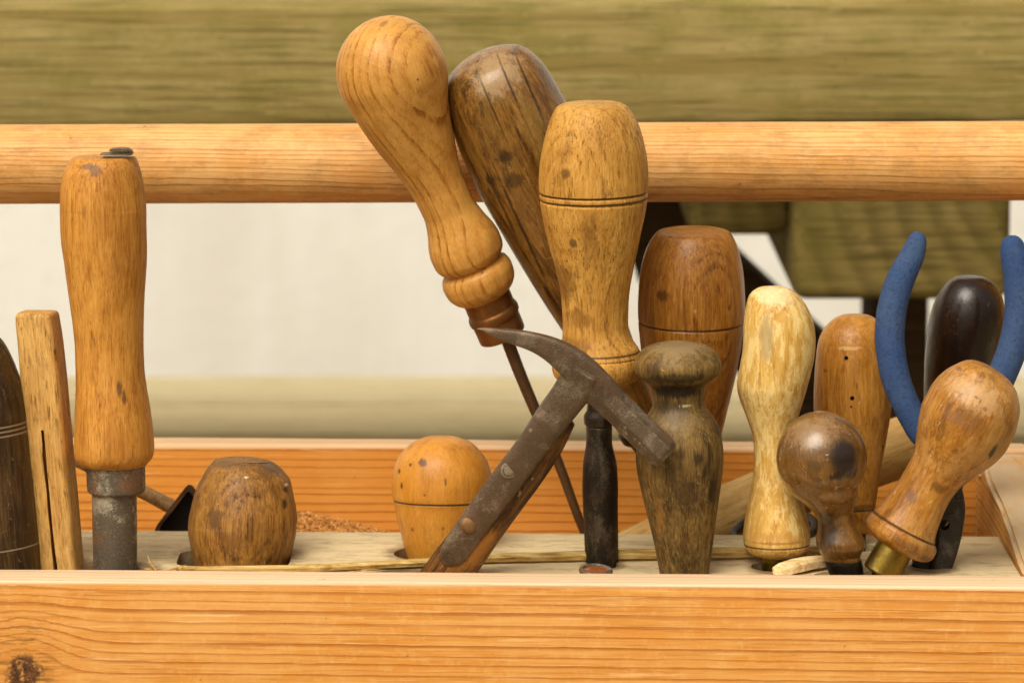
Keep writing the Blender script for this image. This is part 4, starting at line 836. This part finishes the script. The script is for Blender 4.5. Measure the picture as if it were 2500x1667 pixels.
rb2 = rivet(900 + hs * 571, 760 + hs * 1220, 20.5, .0010, metal("rivet_brass", (146, 104, 60), (186, 146, 96), (104, 64, 34), rust_amt=.4, worn_amt=.5, scale=200, rough=.42, metallic=.5, seed=33)); rb2['label'] = "tan brass rivet"

# --- 18 pale handle lying across the well behind the shelf
paleM = wood("pale_ash", (170, 128, 72), (208, 170, 112), (222, 190, 138), ring=300, ring_str=.25, ring_off=(.02, .03), fibre=.4, pores=.6, pore_col=(120, 84, 42), grime=(140, 102, 58), grime_amt=.4, seed=18, rough=.6, coat=0)
lay = PATH([(1360, 1440, 52), (1400, 1424, 62), (1560, 1352, 68), (1760, 1262, 70), (1960, 1180, 71), (2180, 1098, 72), (2270, 1066, 70), (2290, 1058, 50)])
tool("mallet_handle", "thick pale wooden handle lying slanted behind the shelf and the standing tools", "handle", [("shaft", lay, paleM, dict(spots=[(2150, 1110, 40, 4, (130, 92, 46), .6, .9), (1545, 1290, 20, 3, (120, 86, 48), .6, .8)]))], (1000, .158, 1500, .158))

# --- 19 scraper with a thin rod behind the tall handle
scr = empty("scraper", frame(P(430, 1300, .150), P(430, 1150, .150))); tag(scr, "rusty triangular scraper plate on a thin brown rod behind the shelf at left", "scraper")
rustM = metal("rust_edge", (80, 52, 26), (122, 84, 44), (112, 66, 28), rust_amt=.8, worn_amt=.3, scale=160, rough=.85, metallic=.1, seed=41, bump=1)
child("rod", loft(PATH([(150, 1105, 15), (260, 1160, 15.5), (355, 1203, 17), (410, 1232, 18), (470, 1262, 18)]), lambda y: .160, rough=.05, seed=3), wood("grey_rod", (92, 66, 42), (138, 106, 72), (164, 134, 98), ring=500, fibre=.5, pores=.5, seed=19, grime=(70, 46, 26), grime_amt=.5), scr)
tri_o = [(376, 1298), (384, 1280), (420, 1232), (452, 1190), (460, 1182), (470, 1184), (486, 1206), (560, 1320), (560, 1420), (376, 1420)]
tri_i = [(386, 1300), (392, 1284), (424, 1244), (452, 1206), (459, 1199), (464, 1201), (478, 1220), (545, 1326), (545, 1410), (386, 1410)]
n = len(tri_o); V = [P(x, y, .128) for x, y in tri_o] + [P(x, y, .128) for x, y in tri_i] + [P(x, y, .1335) for x, y in tri_i] + [P(x, y, .136) for x, y in tri_o]
V[:n] = [v + Vector((0, .0012 * noise.noise(v * 400), .0006 * noise.noise(v * 500))) for v in V[:n]]
Fc = [(a * n + i, a * n + (i + 1) % n, (a + 1) * n + (i + 1) % n, (a + 1) * n + i) for a in (0, 1) for i in range(n)] + [(i, (i + 1) % n, 3 * n + (i + 1) % n, 3 * n + i) for i in range(n)] + [tuple(range(3 * n, 4 * n))]
child("rim", (V, Fc), rustM, scr, smooth=False)
child("plate", ([P(x, y, .1332) for x, y in tri_i] + [P(x, y, .1340) for x, y in tri_i], [tuple(range(n)), tuple(range(2 * n - 1, n - 1, -1))] + [(i, i + n, (i + 1) % n + n, (i + 1) % n) for i in range(n)]),
      metal("soot_plate", (24, 17, 12), (44, 34, 26), (38, 24, 14), rust_amt=.3, worn_amt=.2, rough=.8, metallic=.1, seed=42), scr, smooth=False)

# --- 20 steel loop lying at the back edge of the shelf
lp = empty("steel_loop", frame(P(1890, 1330, .117), P(1890, 1250, .117))); tag(lp, "dark steel finger loop lying behind the worn cream handle", "loop")
cL = P(1890, 1296, .122); V, Fc = [], []
for i in range(56):
    f = 2 * math.pi * i / 56; cpt = cL + Vector((math.cos(f) * .0155, math.sin(f) * .012, math.cos(f) * .0022 + math.sin(f) * .004)); rad = Vector((math.cos(f), math.sin(f) * .8, .1)).normalized()
    for j in range(14):
        a = 2 * math.pi * j / 14; V.append(cpt + rad * (.0019 * math.cos(a)) + Vector((0, 0, .0019 * math.sin(a))))
for i in range(56):
    for j in range(14): Fc.append((i * 14 + j, ((i + 1) % 56) * 14 + j, ((i + 1) % 56) * 14 + (j + 1) % 14, i * 14 + (j + 1) % 14))
child("loop", (V, Fc), metal("loop_steel", (66, 58, 50), (120, 112, 100), (60, 42, 28), worn_amt=.6, rust_amt=.3, rough=.35, metallic=.85, seed=43), lp)

# --- 21 dry stalk, wood chip, rusty cap, straw bits
zs = lambda x: ZS - math.tan(math.radians(.40)) * x            # height of the tilted shelf
def on_shelf(px, py, lift=0.0):
    p = PZ(px, py, ZS)
    for _ in range(3): p = PZ(px, py, zs(p.x) + lift)
    return p
def rod3(pts, power=2.0, seg=22, sub=6, rough=.05, seed=0, flat=1.0):
    """tube through 3-D points with radii"""
    A = np.array([[*p, r] for p, r in pts]); t = np.concatenate([[0], np.cumsum(np.linalg.norm(np.diff(A[:, :3], axis=0), axis=1))])
    q = np.unique(np.concatenate([np.linspace(0, t[-1], sub * len(pts)), t])); I = [pchip(t, A[:, k], q) for k in range(4)]
    V, Fc = [], []
    for i in range(len(q)):
        c = Vector((I[0][i], I[1][i], I[2][i])); a, b = max(i - 1, 0), min(i + 1, len(q) - 1)
        tg_ = Vector((I[0][b] - I[0][a], I[1][b] - I[1][a], I[2][b] - I[2][a])).normalized(); up = Vector((0, 0, 1)); up = (up - tg_ * up.dot(tg_)).normalized(); sd_ = tg_.cross(up)
        for j in range(seg):
            f = 2 * math.pi * j / seg; k = I[3][i] * (1 + rough * noise.noise(Vector((math.cos(f) * 2 + seed, math.sin(f) * 2, q[i] * 90))) + rough * .8 * math.sin(7 * f))
            V.append(c + sd_ * (math.cos(f) * k) + up * (math.sin(f) * k * flat))
    for i in range(len(q) - 1):
        for j in range(seg): Fc.append((i * seg + j, i * seg + (j + 1) % seg, (i + 1) * seg + (j + 1) % seg, (i + 1) * seg + j))
    Fc += [tuple(range(seg))[::-1], tuple(range((len(q) - 1) * seg, len(q) * seg))]
    return V, Fc
def stalk(px, py, r): return (on_shelf(px, py + r * .8, r / F * 1.53), r / F * 1.53)
def long_grain(name, dark, mid, light, k=1.0, rough=.7):
    g = G(name); p = g.tc; a = g.noise(g.vec('MULTIPLY', p, (30, 900 * k, 900 * k)), 1, 4, .65); b = g.noise(g.vec('MULTIPLY', p, (60, 90, 90)), 1, 4)
    c = g.ramp(a, [(.32, lin(dark)), (.5, lin(mid)), (.68, lin(light))]); c = g.mix(g.math('MULTIPLY', g.ss(b, .55, .7), .5), c, lin(dark))
    return g.done(c, rough, g.bump(a, .0006, .6), spec=.25)
stkM = long_grain("dry_stalk", (128, 92, 36), (184, 150, 84), (214, 186, 126))
stv = rod3([stalk(430, 1384, 4), stalk(452, 1381, 8), stalk(500, 1382, 9), stalk(713, 1379, 11), stalk(875, 1372, 11), stalk(1037, 1363, 12.5), stalk(1200, 1352, 13), stalk(1400, 1346, 14), stalk(1560, 1341, 15), stalk(1750, 1337, 16), stalk(1900, 1335, 15), stalk(2010, 1333, 13)], sub=16, rough=.10, flat=.85)
c0 = on_shelf(1200, 1360); stO = new_obj("dry_stalk", stv, stkM, None, M=Matrix.Translation(c0)); tag(stO, "long dry yellow plant stalk lying along the shelf behind the hammer handle", "stalk")
ch = empty("wood_chip", Matrix.Translation(on_shelf(1960, 1390))); tag(ch, "short pale whittled wood chip lying by the brass ferrule of the worn handle", "wood chip")
ca, cb = on_shelf(1897, 1393, .0022), on_shelf(2030, 1368, .0026)
sec = [(-1, -.75), (-.5, -1), (.6, -1), (1, -.5), (1, .45), (.35, 1), (-.75, .85), (-1, .3)]
ax = (cb - ca).normalized(); uu = Vector((0, 0, 1)).cross(ax).normalized(); ww = ax.cross(uu); V, Fc = [], []
for i, (t, k) in enumerate([(0, .82), (.06, .97), (.3, 1.05), (.6, .98), (.9, .85), (1, .7)]):
    for sx, sy in sec: V.append(ca.lerp(cb, t) + uu * (sx * .0030 * k) + ww * (sy * .0024 * k + .0008 * math.sin(t * 3)))
for i in range(5):
    for j in range(8): Fc.append((i * 8 + j, i * 8 + (j + 1) % 8, (i + 1) * 8 + (j + 1) % 8, (i + 1) * 8 + j))
Fc += [tuple(range(8))[::-1], tuple(range(40, 48))]
child("chip", (V, Fc), long_grain("fresh_wood", (196, 144, 80), (236, 204, 148), (248, 226, 180), .6), ch, sharp=25)
cp = on_shelf(1454, 1404); cap = empty("rusty_cap", Matrix.Translation(cp)); tag(cap, "small round rusty orange cap in a grey metal rim just behind the front board", "cap")
def turned(c, prof_, seg=40, tiltv=Vector((0, 0, 1))):
    z = tiltv.normalized(); x = Vector((1, 0, 0)); x = (x - z * x.dot(z)).normalized(); y = z.cross(x); V, Fc = [], []
    for r, h in prof_:
        for j in range(seg):
            f = 2 * math.pi * j / seg; V.append(c + x * (r * math.cos(f)) + y * (r * math.sin(f)) + z * h)
    for i in range(len(prof_) - 1):
        for j in range(seg): Fc.append((i * seg + j, i * seg + (j + 1) % seg, (i + 1) * seg + (j + 1) % seg, (i + 1) * seg + j))
    Fc += [tuple(range(seg))[::-1], tuple(range((len(prof_) - 1) * seg, len(prof_) * seg))]; return V, Fc
tv = Vector((.05, -.12, 1))
child("rim", turned(cp, [(.0048, -.004), (.0052, .0006), (.0061, .0012), (.0063, .0020), (.0058, .0027), (.0049, .0029), (.0045, .0024), (.0044, .0012)], tiltv=tv), ferruleM, cap)
child("face", turned(cp, [(.0045, .0010), (.0044, .0021), (.0030, .0025), (.0010, .0027), (.0002, .0027)], tiltv=tv), metal("orange_rust", (176, 92, 22), (206, 124, 40), (120, 60, 20), rust_amt=.4, worn_amt=.5, scale=260, rough=.45, metallic=.15, seed=51, coat=.4), cap)
for k, pts in enumerate([[(361, 1356, 1), (364, 1366, 2.2), (372, 1380, 3.2), (381, 1391, 2)], [(352, 1388, 1), (375, 1389, 2.5), (395, 1388, 1)], [(236, 1334, 1.0), (252, 1335, 3), (270, 1335, 1)], [(398, 1392, 1), (430, 1387, 3), (452, 1379, 2)], [(2180, 1312, .8), (2330, 1314, 1.4), (2352, 1313, .8)],
                          [(860, 1395, 1), (905, 1390, 2.4), (940, 1392, 1)]]):
    so_ = new_obj("straw", rod3([(on_shelf(x, y, r / F * 1.53 + (.0006 if k != 0 else .0010 + .0036 * max(0, (1391 - y) / 35))), r / F * 1.53) for x, y, r in pts], seg=8, sub=4), stkM, None, M=Matrix.Translation(on_shelf(*pts[1][:2])))
    tag(so_, ["split straw curl on the shelf beside the grey steel socket", "short straw lying behind the front board near the grey socket", "pale splinter on the shelf beside the slotted stick", "frayed straw tip at the left end of the dry stalk",
              "thin straw at the back of the shelf on the right", "pale straw shred on the shelf near the hammer handle's foot"][k], "straw", "straw bits on the shelf")

# --- 22 heap of coarse sawdust in the well
rnd = random.Random(3); V, Fc = [], []
xc = P(745, 1262, .168).x
def hz(x, y): return max(BASE.z + .013, (.5902 - .24 * abs(x - xc + .004) * (1.0 if x > xc else 1.6) - .34 * abs(y - .150) + .0018 * noise.noise(Vector((x * 160, y * 160, 1)))))
nx, ny = 110, 40
for i in range(nx + 1):
    for j in range(ny + 1):
        x = xc - .075 + .19 * i / nx; y = .1205 + .0715 * j / ny; V.append(Vector((x, y, hz(x, y) + .0012 * noise.noise(Vector((x * 700, y * 700, 3))))))
for i in range(nx):
    for j in range(ny): Fc.append((i * (ny + 1) + j, i * (ny + 1) + j + 1, (i + 1) * (ny + 1) + j + 1, (i + 1) * (ny + 1) + j))
for k in range(14000):
    x = xc - .03 + .10 * rnd.random(); y = .1215 + .070 * rnd.random(); c = Vector((x, y, hz(x, y) + .0005)); r = .0003 + .0005 * rnd.random() ** 2; b = len(V)
    d = Vector((rnd.uniform(-1, 1), rnd.uniform(-1, 1), rnd.uniform(-.3, 1))).normalized(); e = d.cross(Vector((.3, .2, 1))).normalized()
    V += [c + d * r * 2.2, c - d * r * 1.6 + e * r, c - d * r * 1.6 - e * r, c + Vector((0, 0, r))]; Fc += [(b, b + 1, b + 2), (b, b + 1, b + 3), (b, b + 2, b + 3), (b + 1, b + 2, b + 3)]
gS = G("sawdust"); cS = gS.ramp(gS.noise(gS.tc, 700, 3, .7), [(.3, lin((160, 104, 44))), (.5, lin((204, 144, 76))), (.7, lin((228, 182, 118)))])
heap = new_obj("sawdust_heap", (V, Fc), gS.done(cS, .9, spec=.1), None, smooth=False)
tag(heap, "heap of coarse orange sawdust in the toolbox behind the barrel knob", "sawdust", kind="stuff")

# ------------------------------------------------------------------ holes in the shelf
def hole_at(px, py, rx, ry=None, sq_=False):
    c = on_shelf(px, py); ry = ry or rx; V, Fc = [], []; n = 36
    for h in (-.03, .012):
        for j in range(n):
            f = 2 * math.pi * j / n; cx, sy = math.cos(f), math.sin(f)
            if sq_: cx, sy = math.copysign(abs(cx) ** .35, cx), math.copysign(abs(sy) ** .35, sy)
            k = 1 + .03 * noise.noise(Vector((cx * 2 + px, sy * 2, 0))); V.append(c + Vector((cx * rx * k, sy * ry * k, h)))
    Fc = [tuple(range(n))[::-1], tuple(range(n, 2 * n))] + [(j, (j + 1) % n, (j + 1) % n + n, j + n) for j in range(n)]
    return V, Fc
mm = .001
holes = [hole_at(572, 1363, 21 * mm, 14 * mm, True), hole_at(1051, 1351, 13.8 * mm, 13.6 * mm), hole_at(1469, 1379, 6.6 * mm), hole_at(1892, 1383, 8.9 * mm), hole_at(2272, 1380, 7.4 * mm, 6.6 * mm), hole_at(1675, 1336, 8.5 * mm), hole_at(2095, 1336, 7.5 * mm),
         hole_at(160, 1392, 11.5 * mm, 13 * mm), hole_at(-10, 1392, 20 * mm), hole_at(281, 1398, 13.2 * mm), hole_at(1672, 1416, 12.5 * mm), hole_at(2068, 1412, 13.5 * mm), hole_at(2155, 1410, 7 * mm, 6 * mm), hole_at(1010, 1404, 15 * mm, 11 * mm)]
for hvf in holes: carve(shelf, [hvf], 40)
